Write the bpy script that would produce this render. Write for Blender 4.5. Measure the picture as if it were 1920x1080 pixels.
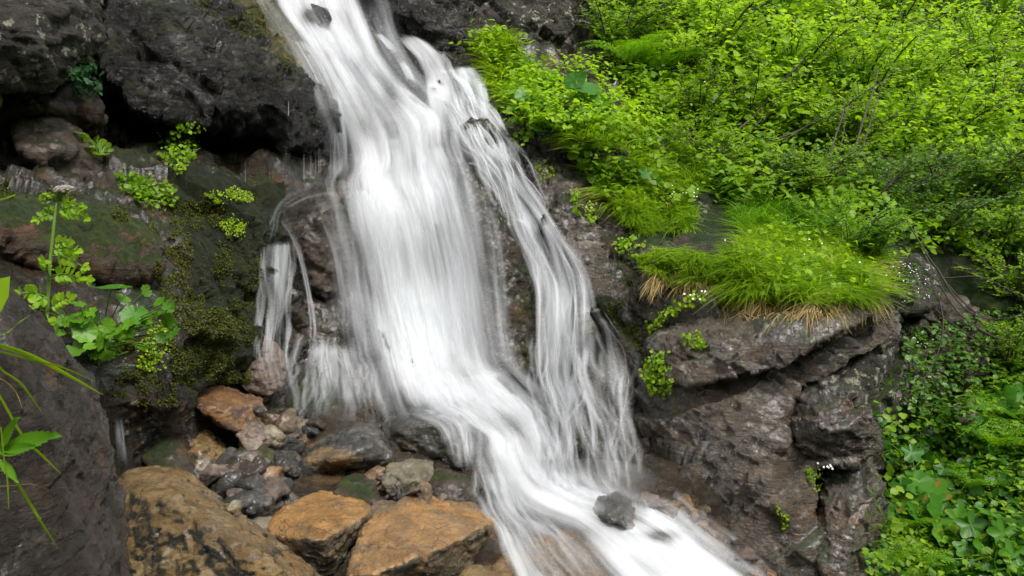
import bpy, bmesh, math, random
import numpy as np
from mathutils import Vector, Matrix
from mathutils.bvhtree import BVHTree

for o in list(bpy.data.objects): bpy.data.objects.remove(o, do_unlink=True)
S = bpy.context.scene
COL = S.collection
random.seed(7); RNG = np.random.default_rng(7)

# ---------------------------------------------------------------- camera, sky, sun, exposure
CAM = np.array([0.0, 0.0, 2.2]); PITCH = math.radians(8.0); FPX = 1493.0
cd = bpy.data.cameras.new("camera"); cd.lens = 28.0; cd.sensor_width = 36.0; cd.clip_end = 500; cd.clip_start = 0.05
cam = bpy.data.objects.new("camera", cd); COL.objects.link(cam); S.camera = cam
cam.location = CAM; cam.rotation_euler = (math.radians(90) - PITCH, 0, 0)
W = bpy.data.worlds.new("World"); S.world = W; W.use_nodes = True
nt = W.node_tree; nt.nodes.clear()
wo = nt.nodes.new('ShaderNodeOutputWorld'); bg = nt.nodes.new('ShaderNodeBackground'); sk = nt.nodes.new('ShaderNodeTexSky')
SUN_EL, SUN_AZ = math.radians(60), math.radians(140)      # azimuth from +Y clockwise
sk.sky_type = 'NISHITA'; sk.sun_disc = False; sk.sun_elevation = SUN_EL; sk.sun_rotation = SUN_AZ
sk.air_density = 1.0; sk.dust_density = 3.0; sk.ozone_density = 0.6
bg.inputs[1].default_value = 0.15
hs_ = nt.nodes.new('ShaderNodeHueSaturation'); hs_.inputs['Saturation'].default_value = 0.15   # overcast sky, nearly white
nt.links.new(sk.outputs[0], hs_.inputs['Color']); nt.links.new(hs_.outputs[0], bg.inputs[0]); nt.links.new(bg.outputs[0], wo.inputs[0])
sl = bpy.data.lights.new("sun", 'SUN'); sl.energy = 1.5; sl.angle = math.radians(14); sl.color = (1.0, 0.95, 0.86)
so = bpy.data.objects.new("sun", sl); COL.objects.link(so)
sdir = Vector((math.sin(SUN_AZ) * math.cos(SUN_EL), math.cos(SUN_AZ) * math.cos(SUN_EL), math.sin(SUN_EL)))
so.rotation_euler = sdir.to_track_quat('Z', 'Y').to_euler(); so.location = (0, 0, 12)
S.view_settings.view_transform = 'Standard'; S.view_settings.look = 'None'; S.view_settings.gamma = 1
S.view_settings.exposure = 1.0
S.render.engine = 'CYCLES'
S.cycles.volume_bounces = 1; S.cycles.max_bounces = 6; S.cycles.diffuse_bounces = 2; S.cycles.glossy_bounces = 2
S.cycles.transmission_bounces = 4; S.cycles.transparent_max_bounces = 24
S.cycles.use_denoising = True; S.cycles.caustics_reflective = False; S.cycles.caustics_refractive = False

# ---------------------------------------------------------------- projection helpers
FW = np.array([0, math.cos(PITCH), -math.sin(PITCH)]); UP = np.array([0, math.sin(PITCH), math.cos(PITCH)]); RT = np.array([1.0, 0, 0])
def at(u, v, d):
    return CAM + d * (FW + (u - 960) / FPX * RT + (540 - v) / FPX * UP)
def atv(u, v, d):
    u = np.asarray(u, float)[:, None]; v = np.asarray(v, float)[:, None]; d = np.asarray(d, float)[:, None]
    return CAM + d * (FW + (u - 960) / FPX * RT + (540 - v) / FPX * UP)

# ---------------------------------------------------------------- noise
def _h(ix, iy, iz, s):
    n = (ix.astype(np.int64) * 73856093) ^ (iy.astype(np.int64) * 19349663) ^ (iz.astype(np.int64) * 83492791) ^ (s * 2654435761 & 0xffffffff)
    n &= 0xffffffff
    n = ((n ^ (n >> 15)) * 2246822519) & 0xffffffff
    n = ((n ^ (n >> 13)) * 3266489917) & 0xffffffff
    return n ^ (n >> 16)
def _r(n, k):
    n = ((n + k * 0x9E3779B9) * 2246822519) & 0xffffffff
    n = ((n ^ (n >> 14)) * 3266489917) & 0xffffffff
    return ((n ^ (n >> 15)) & 0xffff) / 65535.0
def vnoise(P, s=0):
    i = np.floor(P); f = P - i; f = f * f * f * (f * (f * 6 - 15) + 10)
    i = i.astype(np.int64); out = 0
    for a in (0, 1):
        for b in (0, 1):
            for c in (0, 1):
                w = (f[:, 0] if a else 1 - f[:, 0]) * (f[:, 1] if b else 1 - f[:, 1]) * (f[:, 2] if c else 1 - f[:, 2])
                out = out + w * _r(_h(i[:, 0] + a, i[:, 1] + b, i[:, 2] + c, s), 1)
    return out * 2 - 1
def fbm(P, s=0, o=4, g=0.5):
    t = 0; a = 1; m = 0
    for k in range(o):
        t = t + a * vnoise(P * (2.03 ** k) + 17.3 * k, s + k); m += a; a *= g
    return t / m
def ridged(P, s=0, o=4):
    t = 0; a = 1; m = 0
    for k in range(o):
        t = t + a * (1 - np.abs(vnoise(P * (2.1 ** k) + 7.7 * k, s + k)) * 2); m += a; a *= 0.5
    return t / m
def facet(P, s=0, k=0.55):
    """angular broken-rock relief: each random cell carries its own tilted plane"""
    W_ = P + 0.25 * np.stack([vnoise(P * 1.7, s + 50), vnoise(P * 1.7 + 9, s + 51), vnoise(P * 1.7 + 21, s + 52)], 1)
    b = np.floor(W_ - 0.5).astype(np.int64); val = np.full(len(P), -9.0)
    for a in (0, 1):
        for c in (0, 1):
            for e in (0, 1):
                I = b + np.array([a, c, e]); n = _h(I[:, 0], I[:, 1], I[:, 2], s)
                q = W_ - (I + 0.5 + 0.7 * (np.stack([_r(n, 1), _r(n, 2), _r(n, 3)], 1) - 0.5))
                N = np.stack([_r(n, 4), _r(n, 5), _r(n, 6)], 1) * 2 - 1
                val = np.maximum(val, (N * q).sum(1) * 1.5 + (_r(n, 7) - 0.5) * k - 0.6 * (q * q).sum(1))
    return val

def crag(P, s=0, k=0.5):
    """sharp fracture relief: every cell is a flat tilted face with a step at its edge"""
    W_ = P + 0.15 * np.stack([vnoise(P * 2.3, s + 50), vnoise(P * 2.3 + 9, s + 51), vnoise(P * 2.3 + 21, s + 52)], 1)
    b = np.floor(W_ - 0.5).astype(np.int64); best = np.full(len(P), 9.0); val = np.zeros(len(P))
    for a in (0, 1):
        for c in (0, 1):
            for e in (0, 1):
                I = b + np.array([a, c, e]); n = _h(I[:, 0], I[:, 1], I[:, 2], s)
                q = W_ - (I + 0.5 + 0.7 * (np.stack([_r(n, 1), _r(n, 2), _r(n, 3)], 1) - 0.5)); d = (q * q).sum(1)
                N = np.stack([_r(n, 4), _r(n, 5), _r(n, 6)], 1) * 2 - 1; v = (N * q).sum(1) * 1.4 + (_r(n, 7) - 0.5) * k
                m = d < best; best[m] = d[m]; val[m] = v[m]
    return val

# ---------------------------------------------------------------- mesh helpers
def mk_mesh(name, V, Fs, attrs=None, uv=None, smooth=False):
    me = bpy.data.meshes.new(name); V = np.asarray(V, np.float32)
    Fs = [np.asarray(f, np.int32) for f in (Fs if isinstance(Fs, (list, tuple)) else [Fs]) if len(f)]
    me.vertices.add(len(V)); me.vertices.foreach_set('co', V.ravel())
    loops = np.concatenate([f.ravel() for f in Fs]); tot = np.concatenate([np.full(len(f), f.shape[1], np.int32) for f in Fs])
    st = np.concatenate([[0], np.cumsum(tot)[:-1]]).astype(np.int32)
    me.loops.add(len(loops)); me.loops.foreach_set('vertex_index', loops)
    me.polygons.add(len(tot)); me.polygons.foreach_set('loop_start', st); me.polygons.foreach_set('loop_total', tot)
    if smooth: me.polygons.foreach_set('use_smooth', np.ones(len(tot), bool))
    me.update(calc_edges=True)
    for k, a in (attrs or {}).items():
        at_ = me.attributes.new(k, 'FLOAT', 'POINT'); at_.data.foreach_set('value', np.asarray(a, np.float32))
    if uv is not None:
        l = me.uv_layers.new(name='UVMap'); l.data.foreach_set('uv', np.asarray(uv, np.float32)[loops].ravel())
    return me
def link(name, me, mat, parent=None):
    o = bpy.data.objects.new(name, me)
    if mat and not me.materials: me.materials.append(mat)
    COL.objects.link(o)
    if parent is not None: o.parent = parent
    return o
def tag(o, label, cat, group=None, kind=None):
    o['label'] = label; o['category'] = cat
    if group: o['group'] = group
    if kind: o['kind'] = kind
    return o
def empty(name, loc, label, cat, group=None):
    o = bpy.data.objects.new(name, None); o.empty_display_size = 0.05; COL.objects.link(o); o.location = loc
    return tag(o, label, cat, group)
class MB:
    def __init__(s): s.V = []; s.F = {}; s.T = []; s.n = 0
    def add(s, V, F, tint=0.5):
        V = np.asarray(V, float); F = np.asarray(F, int)
        s.V.append(V); s.T.append(np.broadcast_to(np.asarray(tint, float), (len(V),)))
        s.F.setdefault(F.shape[1], []).append(F + s.n); s.n += len(V)
    def build(s, name, mat, parent=None, smooth=True, origin=None):
        V = np.concatenate(s.V)
        if origin is not None: V = V - np.asarray(origin)
        me = mk_mesh(name, V, [np.concatenate(f) for f in s.F.values()], {'tint': np.concatenate(s.T)}, smooth=smooth)
        return link(name, me, mat, parent)
def tube(mb, pts, r, sides=6, tint=0.5):
    pts = np.asarray(pts, float); n = len(pts); r = np.broadcast_to(np.asarray(r, float), (n,))
    T = np.gradient(pts, axis=0); T /= np.linalg.norm(T, axis=1)[:, None] + 1e-9
    a = np.array([0, 0, 1.0]); a = np.where(np.abs(T @ a)[:, None] > 0.9, np.array([[1.0, 0, 0]]), a[None])
    X = np.cross(T, a); X /= np.linalg.norm(X, axis=1)[:, None] + 1e-9; Y = np.cross(T, X)
    th = np.arange(sides) / sides * 2 * math.pi
    V = pts[:, None] + r[:, None, None] * (np.cos(th)[None, :, None] * X[:, None] + np.sin(th)[None, :, None] * Y[:, None])
    F = []
    for i in range(n - 1):
        for j in range(sides):
            k = (j + 1) % sides; F.append((i * sides + j, i * sides + k, (i + 1) * sides + k, (i + 1) * sides + j))
    mb.add(V.reshape(-1, 3), F, tint)
def bez(p0, p1, p2, n=8):
    t = np.linspace(0, 1, n)[:, None]; p0, p1, p2 = map(np.asarray, (p0, p1, p2))
    return (1 - t) ** 2 * p0 + 2 * t * (1 - t) * p1 + t * t * p2

# ---------------------------------------------------------------- materials
class G:
    def __init__(s, name):
        s.m = bpy.data.materials.new(name); s.m.use_nodes = True; s.t = s.m.node_tree; s.t.nodes.clear()
        s.out = s.n('OutputMaterial')
    def n(s, typ, **kw):
        x = s.t.nodes.new('ShaderNode' + typ)
        for k, v in kw.items(): setattr(x, k, v)
        return x
    def l(s, a, b): s.t.links.new(a, b)
    def set(s, sock, v):
        if isinstance(v, bpy.types.NodeSocket): s.l(v, sock)
        elif v is not None: sock.default_value = v
    def noise(s, scale, detail=6, rough=0.6, vec=None, dist=0.0, out=0):
        x = s.n('TexNoise'); x.inputs['Scale'].default_value = scale; x.inputs['Detail'].default_value = detail
        x.inputs['Roughness'].default_value = rough; x.inputs['Distortion'].default_value = dist
        if vec is not None: s.l(vec, x.inputs['Vector'])
        return x.outputs[out]
    def math(s, op, a, b=None, c=None, clamp=False):
        x = s.n('Math', operation=op, use_clamp=clamp); s.set(x.inputs[0], a)
        if b is not None: s.set(x.inputs[1], b)
        if c is not None: s.set(x.inputs[2], c)
        return x.outputs[0]
    def ss(s, v, a, b, lo=0.0, hi=1.0):
        x = s.n('MapRange', interpolation_type='SMOOTHSTEP'); s.set(x.inputs[0], v)
        x.inputs[1].default_value = a; x.inputs[2].default_value = b; x.inputs[3].default_value = lo; x.inputs[4].default_value = hi
        return x.outputs[0]
    def mix(s, f, a, b):
        x = s.n('Mix', data_type='RGBA'); s.set(x.inputs[0], f)
        for i, c in ((6, a), (7, b)):
            s.set(x.inputs[i], c if isinstance(c, bpy.types.NodeSocket) else (*c, 1))
        return x.outputs[2]
    def mapping(s, vec, scale=(1, 1, 1), rot=(0, 0, 0)):
        x = s.n('Mapping'); s.l(vec, x.inputs[0]); x.inputs['Scale'].default_value = scale; x.inputs['Rotation'].default_value = rot
        return x.outputs[0]
    def bump(s, h, strength, dist, normal=None):
        x = s.n('Bump'); s.l(h, x.inputs['Height']); x.inputs['Strength'].default_value = strength; x.inputs['Distance'].default_value = dist
        if normal is not None: s.l(normal, x.inputs['Normal'])
        return x.outputs[0]
    def attr(s, name):
        x = s.n('Attribute'); x.attribute_name = name; return x.outputs['Fac']

def rock_mat(name, dark, mid, light, moss=0.0, ochre=0.0, lichen=0.0, rough=(0.28, 0.6), och=(0.22, 0.10, 0.03),
             mossc=((0.018, 0.03, 0.004), (0.06, 0.10, 0.008)), topst=None, coat=0.0, bumps=1.0, mossz=0.25, spec=0.5, stratarot=(0, 0.5, 0), black=0.0):
    g = G(name); pos = g.n('NewGeometry'); P = pos.outputs['Position']
    n1 = g.noise(2.2, 9, 0.65, P, 0.4); n2 = g.noise(9, 8, 0.7, P); n3 = g.noise(38, 6, 0.7, P)
    c = g.mix(g.ss(n1, 0.35, 0.62), dark, mid)
    c = g.mix(g.ss(g.math('ADD', g.math('MULTIPLY', n2, 0.7), g.math('MULTIPLY', n3, 0.3)), 0.47, 0.72), c, light)
    if ochre > 0:
        no = g.noise(3.1, 8, 0.62, P, 0.8)
        f = g.ss(g.math('ADD', no, g.math('MULTIPLY', n3, 0.12)), 0.66 - 0.3 * ochre, 0.80 - 0.3 * ochre)
        c = g.mix(g.math('MULTIPLY', f, 0.9), c, g.mix(n2, [x * 0.6 for x in och], [min(1, x * 1.5) for x in och]))
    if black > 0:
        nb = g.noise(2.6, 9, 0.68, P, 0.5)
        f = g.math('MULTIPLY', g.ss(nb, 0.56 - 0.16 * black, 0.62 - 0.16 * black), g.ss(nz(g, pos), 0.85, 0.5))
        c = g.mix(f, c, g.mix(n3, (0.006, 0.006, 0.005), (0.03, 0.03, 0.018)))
    if topst:
        zz = nz(g, pos); f = g.ss(g.math('ADD', zz, g.math('MULTIPLY', n1, 0.5)), 0.62, 0.82)
        c = g.mix(g.math('MULTIPLY', f, g.ss(g.noise(4.5, 7, 0.65, P, .5), .34, .52, .25, .95)), c, g.mix(g.ss(n2, 0.3, 0.7), topst[0], topst[1]))
    # hairline cracks and pits
    vor = g.n('TexVoronoi', feature='DISTANCE_TO_EDGE'); g.l(g.mapping(P, (1, 1, 2.4), stratarot), vor.inputs['Vector']); vor.inputs['Scale'].default_value = 2.6
    wv = g.n('Mix', data_type='VECTOR'); wv.inputs[0].default_value = 0.12
    nv = g.n('TexNoise'); nv.inputs['Scale'].default_value = 3.0; nv.inputs['Detail'].default_value = 6; g.l(P, nv.inputs['Vector'])
    g.l(g.mapping(P, (1, 1, 2.4), stratarot), wv.inputs[4]); g.l(nv.outputs['Color'], wv.inputs[5]); g.l(wv.outputs[1], vor.inputs['Vector'])
    crack = g.ss(vor.outputs[0], 0.0, 0.010)
    c = g.mix(g.math('MAXIMUM', crack, g.ss(n1, 0.50, 0.60)), [(x * 0.5 + y) * 0.5 for x, y in zip(dark, mid)], c)
    if lichen > 0:
        nl = g.noise(5, 3, 0.5, P); nl2 = g.noise(60, 4, 0.7, P); nl3 = g.noise(17, 3, 0.55, P)
        f = g.math('MULTIPLY', g.ss(nl, 0.62 - 0.12 * lichen, 0.68 - 0.12 * lichen), g.ss(nl3, 0.54, 0.60))
        f = g.math('MULTIPLY', f, g.ss(nl2, 0.36, 0.5))
        c = g.mix(f, c, g.mix(n3, (0.22, 0.22, 0.15), (0.45, 0.44, 0.34)))
    hb = g.math('ADD', g.math('MULTIPLY', g.noise(14, 10, 0.72, P, 0.3), 1.0), g.math('MULTIPLY', g.noise(55, 8, 0.75, P), 0.45))
    hs = g.noise(6, 8, 0.6, g.mapping(P, (1, 1, 5), stratarot), 0.6)
    hb = g.math('ADD', hb, g.math('MULTIPLY', hs, 0.8)); hb = g.math('ADD', hb, g.math('MULTIPLY', g.math('MAXIMUM', crack, g.ss(n1, 0.50, 0.60)), 0.12))
    ro = g.ss(g.noise(7, 6, 0.7, P), 0.35, 0.65, rough[0], rough[1])
    if moss > 0:
        z = nz(g, pos)
        nm = g.noise(2.6, 8, 0.68, P, 0.3)
        mm = g.math('ADD', g.math('MULTIPLY', z, mossz), nm)
        f = g.ss(mm, 0.78 - 0.32 * moss, 0.90 - 0.32 * moss)
        mc = g.mix(g.ss(g.noise(30, 6, 0.75, P), 0.35, 0.7), mossc[0], mossc[1])
        mc = g.mix(g.ss(g.noise(4, 4, 0.6, P), 0.5, 0.75), mc, [mossc[1][0] * 1.6, mossc[1][1] * 1.15, mossc[1][2] * 0.6])
        c = g.mix(f, c, mc)
        hb = g.math('ADD', hb, g.math('MULTIPLY', f, g.math('MULTIPLY', g.noise(140, 5, 0.8, P), 2.2)))
        ro = g.math('ADD', ro, g.math('MULTIPLY', f, 0.6), clamp=True)
    b = g.n('BsdfPrincipled'); g.l(c, b.inputs['Base Color']); g.l(ro, b.inputs['Roughness'])
    b.inputs['Specular IOR Level'].default_value = spec
    if coat > 0:          # film of water
        g.l(g.ss(g.noise(2.4, 5, 0.6, P), 0.42, 0.56, 0.0, coat * 0.9), b.inputs['Coat Weight']); b.inputs['Coat Roughness'].default_value = 0.16; b.inputs['Coat IOR'].default_value = 1.5
        g.l(g.bump(g.noise(22, 5, 0.6, P, 0.5), 0.7, 0.018), b.inputs['Coat Normal'])
    g.l(g.bump(hb, min(1, 0.9 * bumps), 0.03 * bumps), b.inputs['Normal'])
    g.l(b.outputs[0], g.out.inputs[0]); return g.m
def nz(g, pos):
    x = g.n('SeparateXYZ'); g.l(pos.outputs['Normal'], x.inputs[0]); return x.outputs[2]

def leaf_mat(name, c0, c1, trans=0.45, rough=0.45, c2=None, patch=None):
    g = G(name); t = g.attr('tint'); P = g.n('NewGeometry').outputs['Position']
    c = g.mix(t, c0, c1)
    if c2: c = g.mix(g.ss(t, 0.93, 0.99), c, c2)
    c = g.mix(g.ss(g.noise(1.6, 3, 0.5, P), 0.4, 0.65, 0, 0.35), c, [c1[0] * 1.25, c1[1] * 1.02, c1[2]])
    if patch: c = g.mix(g.ss(g.noise(16, 4, 0.6, P), 0.60, 0.66), c, patch)
    b = g.n('BsdfPrincipled'); g.l(c, b.inputs['Base Color']); b.inputs['Roughness'].default_value = rough
    b.inputs['Specular IOR Level'].default_value = 0.35
    tr = g.n('BsdfTranslucent'); g.l(g.mix(0.5, c, [c1[0] * 1.5, c1[1] * 1.4, c1[2] * 0.6]), tr.inputs[0])
    m = g.n('MixShader'); m.inputs[0].default_value = trans; g.l(b.outputs[0], m.inputs[1]); g.l(tr.outputs[0], m.inputs[2])
    g.l(m.outputs[0], g.out.inputs[0]); return g.m
def plain_mat(name, c0, c1, rough=0.7, scale=20, bump=0.3):
    g = G(name); P = g.n('NewGeometry').outputs['Position']; n = g.noise(scale, 6, 0.7, P)
    b = g.n('BsdfPrincipled'); g.l(g.mix(n, c0, c1), b.inputs['Base Color']); b.inputs['Roughness'].default_value = rough
    g.l(g.bump(n, bump, 0.01), b.inputs['Normal']); g.l(b.outputs[0], g.out.inputs[0]); return g.m
def water_mat(name, seed=0.0, sx=26, sy=0.9, contrast=1.0, col=(0.82, 0.84, 0.87)):
    """long-exposure white water: streaks run along the flow (uv.y), the sheet thins where 'dens' falls"""
    g = G(name); uv = g.n('UVMap').outputs[0]; off = g.n('VectorMath', operation='ADD'); g.l(uv, off.inputs[0]); off.inputs[1].default_value = (seed * 3.7, seed * 5.1, seed)
    v = off.outputs[0]
    wob = g.n('TexNoise'); wob.inputs['Scale'].default_value = 1.0; wob.inputs['Detail'].default_value = 2; g.l(g.mapping(v, (5, 1.6, 1)), wob.inputs['Vector'])
    wa = g.n('VectorMath', operation='MULTIPLY_ADD'); g.l(wob.outputs['Color'], wa.inputs[0]); wa.inputs[1].default_value = (0.10, 0.0, 0); g.l(v, wa.inputs[2]); v = wa.outputs[0]
    a = g.noise(1, 2, 0.5, g.mapping(v, (sx, sy, 1)), 0.25)
    b_ = g.noise(1, 3, 0.6, g.mapping(v, (sx * 3.0, sy * 1.6, 1)), 0.2)
    c_ = g.noise(1, 3, 0.55, g.mapping(v, (sx * 0.25, sy * 1.2, 1)), 0.4)
    s = g.math('ADD', g.math('MULTIPLY', a, 0.35), g.math('ADD', g.math('MULTIPLY', b_, 0.07), g.math('MULTIPLY', c_, 0.58)))
    s = g.math('SUBTRACT', s, 0.5)
    d = g.attr('dens')
    al = g.math('ADD', d, g.math('MULTIPLY', s, 1.7 * contrast))
    al = g.math('MULTIPLY', g.ss(al, -0.05, 1.25), g.ss(d, 0.0, 0.5))
    di = g.n('BsdfDiffuse'); di.inputs[0].default_value = (*col, 1)
    g.l(g.bump(c_, 0.25, 0.06), di.inputs['Normal'])
    tl = g.n('BsdfTranslucent'); tl.inputs[0].default_value = (*col, 1)
    m = g.n('MixShader'); m.inputs[0].default_value = 0.35; g.l(di.outputs[0], m.inputs[1]); g.l(tl.outputs[0], m.inputs[2])
    tr = g.n('BsdfTransparent'); mm = g.n('MixShader'); g.l(al, mm.inputs[0]); g.l(tr.outputs[0], mm.inputs[1]); g.l(m.outputs[0], mm.inputs[2])
    g.l(mm.outputs[0], g.out.inputs[0]); return g.m

M = {}
M['cliff'] = rock_mat('wet_cliff_rock', (0.010, 0.007, 0.0035), (0.030, 0.020, 0.010), (0.080, 0.057, 0.033), moss=0.66, ochre=0.2, rough=(0.18, 0.5), mossz=0.12, och=(0.10, 0.055, 0.02), bumps=1.3, coat=0.8)
M['bed'] = rock_mat('stream_bed_gravel', (0.018, 0.013, 0.008), (0.045, 0.034, 0.022), (0.12, 0.095, 0.06), ochre=0.3, rough=(0.08, 0.35), och=(0.12, 0.07, 0.03), bumps=1.5, coat=1.0)
M['black'] = rock_mat('black_wet_rock', (0.003, 0.0024, 0.0017), (0.007, 0.0055, 0.0038), (0.034, 0.027, 0.018), moss=0.36, rough=(0.15, 0.45), mossz=0.3, bumps=2.0, mossc=((0.015, 0.02, 0.003), (0.055, 0.065, 0.006)), coat=0.3)
M['lichen'] = rock_mat('lichen_rock', (0.022, 0.019, 0.013), (0.048, 0.041, 0.029), (0.10, 0.088, 0.064), moss=0.4, lichen=1.25, rough=(0.5, 0.8), bumps=1.5)
M['shoulder'] = rock_mat('olive_mossy_rock', (0.02, 0.017, 0.010), (0.04, 0.035, 0.018), (0.09, 0.08, 0.05), moss=1.15, rough=(0.3, 0.6), mossc=((0.035, 0.037, 0.004), (0.15, 0.135, 0.010)), mossz=0.2, coat=0.4)
M['brown'] = rock_mat('brown_rock', (0.020, 0.013, 0.008), (0.048, 0.031, 0.019), (0.10, 0.07, 0.045), moss=0.3, ochre=0.25, rough=(0.4, 0.7), och=(0.10, 0.045, 0.016), coat=0.6)
M['fore'] = rock_mat('dark_foreground_rock', (0.014, 0.010, 0.006), (0.036, 0.026, 0.017), (0.095, 0.074, 0.052), moss=0.3, ochre=0.12, rough=(0.15, 0.45), och=(0.10, 0.055, 0.03), bumps=1.5, spec=0.6, mossz=-0.1, coat=0.8)
M['slab'] = rock_mat('rusty_ledge_rock', (0.02, 0.015, 0.011), (0.05, 0.032, 0.018), (0.10, 0.06, 0.035), moss=0.55, ochre=0.4, rough=(0.4, 0.7), och=(0.14, 0.06, 0.018), mossz=0.5)
M['outcrop'] = rock_mat('outcrop_rock', (0.040, 0.030, 0.020), (0.115, 0.088, 0.062), (0.29, 0.245, 0.19), moss=0.22, ochre=0.22, rough=(0.10, 0.36), och=(0.13, 0.075, 0.035), bumps=1.6, spec=0.9, coat=1.0)
M['gold'] = rock_mat('golden_wet_rock', (0.06, 0.045, 0.025), (0.17, 0.125, 0.07), (0.34, 0.26, 0.16), ochre=0.25, rough=(0.06, 0.30), och=(0.30, 0.16, 0.04), topst=((0.20, 0.10, 0.025), (0.44, 0.235, 0.07)), bumps=1.1, spec=0.6, coat=1.0)
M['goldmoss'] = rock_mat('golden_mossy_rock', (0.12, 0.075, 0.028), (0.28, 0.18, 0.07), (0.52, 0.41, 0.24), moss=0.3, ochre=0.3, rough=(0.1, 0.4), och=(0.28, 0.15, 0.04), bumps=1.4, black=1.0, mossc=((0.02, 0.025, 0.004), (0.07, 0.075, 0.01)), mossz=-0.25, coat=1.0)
M['rust'] = rock_mat('rusty_rock', (0.06, 0.035, 0.02), (0.13, 0.08, 0.045), (0.26, 0.18, 0.12), ochre=0.35, topst=((0.14, 0.065, 0.02), (0.30, 0.15, 0.05)), rough=(0.15, 0.45), och=(0.26, 0.11, 0.03), bumps=1.2, coat=0.9)
M['tan'] = rock_mat('tan_rock', (0.09, 0.06, 0.035), (0.18, 0.125, 0.075), (0.32, 0.25, 0.17), ochre=0.35, rough=(0.2, 0.5), och=(0.28, 0.15, 0.05), bumps=1.2, coat=0.9)
M['pink'] = rock_mat('pinkish_rock', (0.08, 0.055, 0.042), (0.17, 0.12, 0.09), (0.30, 0.24, 0.19), rough=(0.3, 0.6), moss=0.1, coat=0.5)
M['grey'] = rock_mat('grey_rock', (0.018, 0.017, 0.015), (0.05, 0.047, 0.041), (0.20, 0.19, 0.165), moss=0.0, ochre=0.2, rough=(0.2, 0.5), och=(0.18, 0.11, 0.04), coat=1.0)
M['pale'] = rock_mat('pale_grey_rock', (0.08, 0.07, 0.05), (0.2, 0.17, 0.11), (0.40, 0.36, 0.25), ochre=0.3, rough=(0.3, 0.6), och=(0.28, 0.18, 0.06), coat=0.6)
M['soil'] = rock_mat('hillside_soil', (0.010, 0.009, 0.005), (0.022, 0.02, 0.010), (0.05, 0.042, 0.025), moss=0.85, rough=(0.6, 0.9), mossc=((0.012, 0.025, 0.003), (0.03, 0.07, 0.005)))
M['mosscushion'] = rock_mat('moss_cushion', (0.012, 0.016, 0.004), (0.022, 0.03, 0.006), (0.05, 0.06, 0.012), moss=0.85, rough=(0.6, 0.9), bumps=2.0, mossc=((0.008, 0.014, 0.002), (0.035, 0.055, 0.004)), mossz=0.6)
M['leafbright'] = leaf_mat('bright_leaves', (0.10, 0.25, 0.006), (0.36, 0.59, 0.025), 0.55)
M['leafmid'] = leaf_mat('mid_green_leaves', (0.055, 0.16, 0.008), (0.26, 0.45, 0.018), 0.5)
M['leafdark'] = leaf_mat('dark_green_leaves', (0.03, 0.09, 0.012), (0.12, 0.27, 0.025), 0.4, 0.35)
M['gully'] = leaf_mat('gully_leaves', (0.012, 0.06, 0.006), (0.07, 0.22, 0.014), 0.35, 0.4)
M['blue'] = leaf_mat('bluish_leaves', (0.010, 0.04, 0.016), (0.03, 0.11, 0.03), 0.25, 0.4)
M['lime'] = leaf_mat('lime_leaves', (0.16, 0.30, 0.008), (0.36, 0.55, 0.012), 0.45)
M['fern'] = leaf_mat('fern_green', (0.06, 0.20, 0.006), (0.20, 0.42, 0.012), 0.5)
M['grass'] = leaf_mat('grass_green', (0.05, 0.15, 0.005), (0.30, 0.50, 0.014), 0.5, c2=(0.42, 0.36, 0.12))
M['dry'] = leaf_mat('dry_grass', (0.22, 0.16, 0.06), (0.48, 0.39, 0.18), 0.3, 0.7)
M['broad'] = leaf_mat('broad_leaf', (0.03, 0.13, 0.015), (0.09, 0.27, 0.02), 0.4, 0.4)
M['broadburnt'] = leaf_mat('broad_leaf_browned', (0.05, 0.17, 0.02), (0.14, 0.34, 0.03), 0.4, 0.4, patch=(0.42, 0.17, 0.03))
M['plantleaf'] = leaf_mat('plant_leaf', (0.025, 0.10, 0.008), (0.14, 0.34, 0.015), 0.4, 0.4)
M['stem'] = plain_mat('green_stem', (0.10, 0.20, 0.02), (0.2, 0.33, 0.05), 0.5)
M['wood'] = plain_mat('dark_bark', (0.025, 0.02, 0.015), (0.09, 0.075, 0.06), 0.8, 30)
M['root'] = plain_mat('pale_root_bark', (0.02, 0.016, 0.011), (0.06, 0.048, 0.035), 0.8, 30)
M['petal'] = plain_mat('white_petal', (0.75, 0.75, 0.72), (0.85, 0.85, 0.82), 0.6, 40, 0.05)
M['pinkpetal'] = plain_mat('pinkish_petal', (0.50, 0.38, 0.34), (0.75, 0.70, 0.62), 0.6, 90, 0.05)
M['water'] = water_mat('white_water', 0.0, 20, 0.7)
M['water2'] = water_mat('white_water_second_layer', 3.1, 34, 0.8, 1.1)
M['veil'] = water_mat('thin_water_veil', 7.7, 30, 1.0, 1.35, (0.72, 0.75, 0.78))
def strand_mat():
    g = G('soft_water_thread'); uv = g.n('UVMap').outputs[0]; n = g.noise(1, 2, .5, g.mapping(uv, (120, 1.5, 1)), .1); d = g.attr('dens')
    al = g.math('MULTIPLY', g.math('POWER', d, 1.3), g.ss(n, .2, .7, .35, 1.0), clamp=True)
    di = g.n('BsdfDiffuse'); di.inputs[0].default_value = (.84, .86, .89, 1); tl = g.n('BsdfTranslucent'); tl.inputs[0].default_value = (.84, .86, .89, 1)
    m = g.n('MixShader'); m.inputs[0].default_value = .4; g.l(di.outputs[0], m.inputs[1]); g.l(tl.outputs[0], m.inputs[2])
    tr = g.n('BsdfTransparent'); mm = g.n('MixShader'); g.l(al, mm.inputs[0]); g.l(tr.outputs[0], mm.inputs[1]); g.l(m.outputs[0], mm.inputs[2]); g.l(mm.outputs[0], g.out.inputs[0]); return g.m
M['strand'] = strand_mat()
M['jet'] = water_mat('thin_water_jet', 1.3, 60, 1.2, 0.7, (0.78, 0.81, 0.84))

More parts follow.
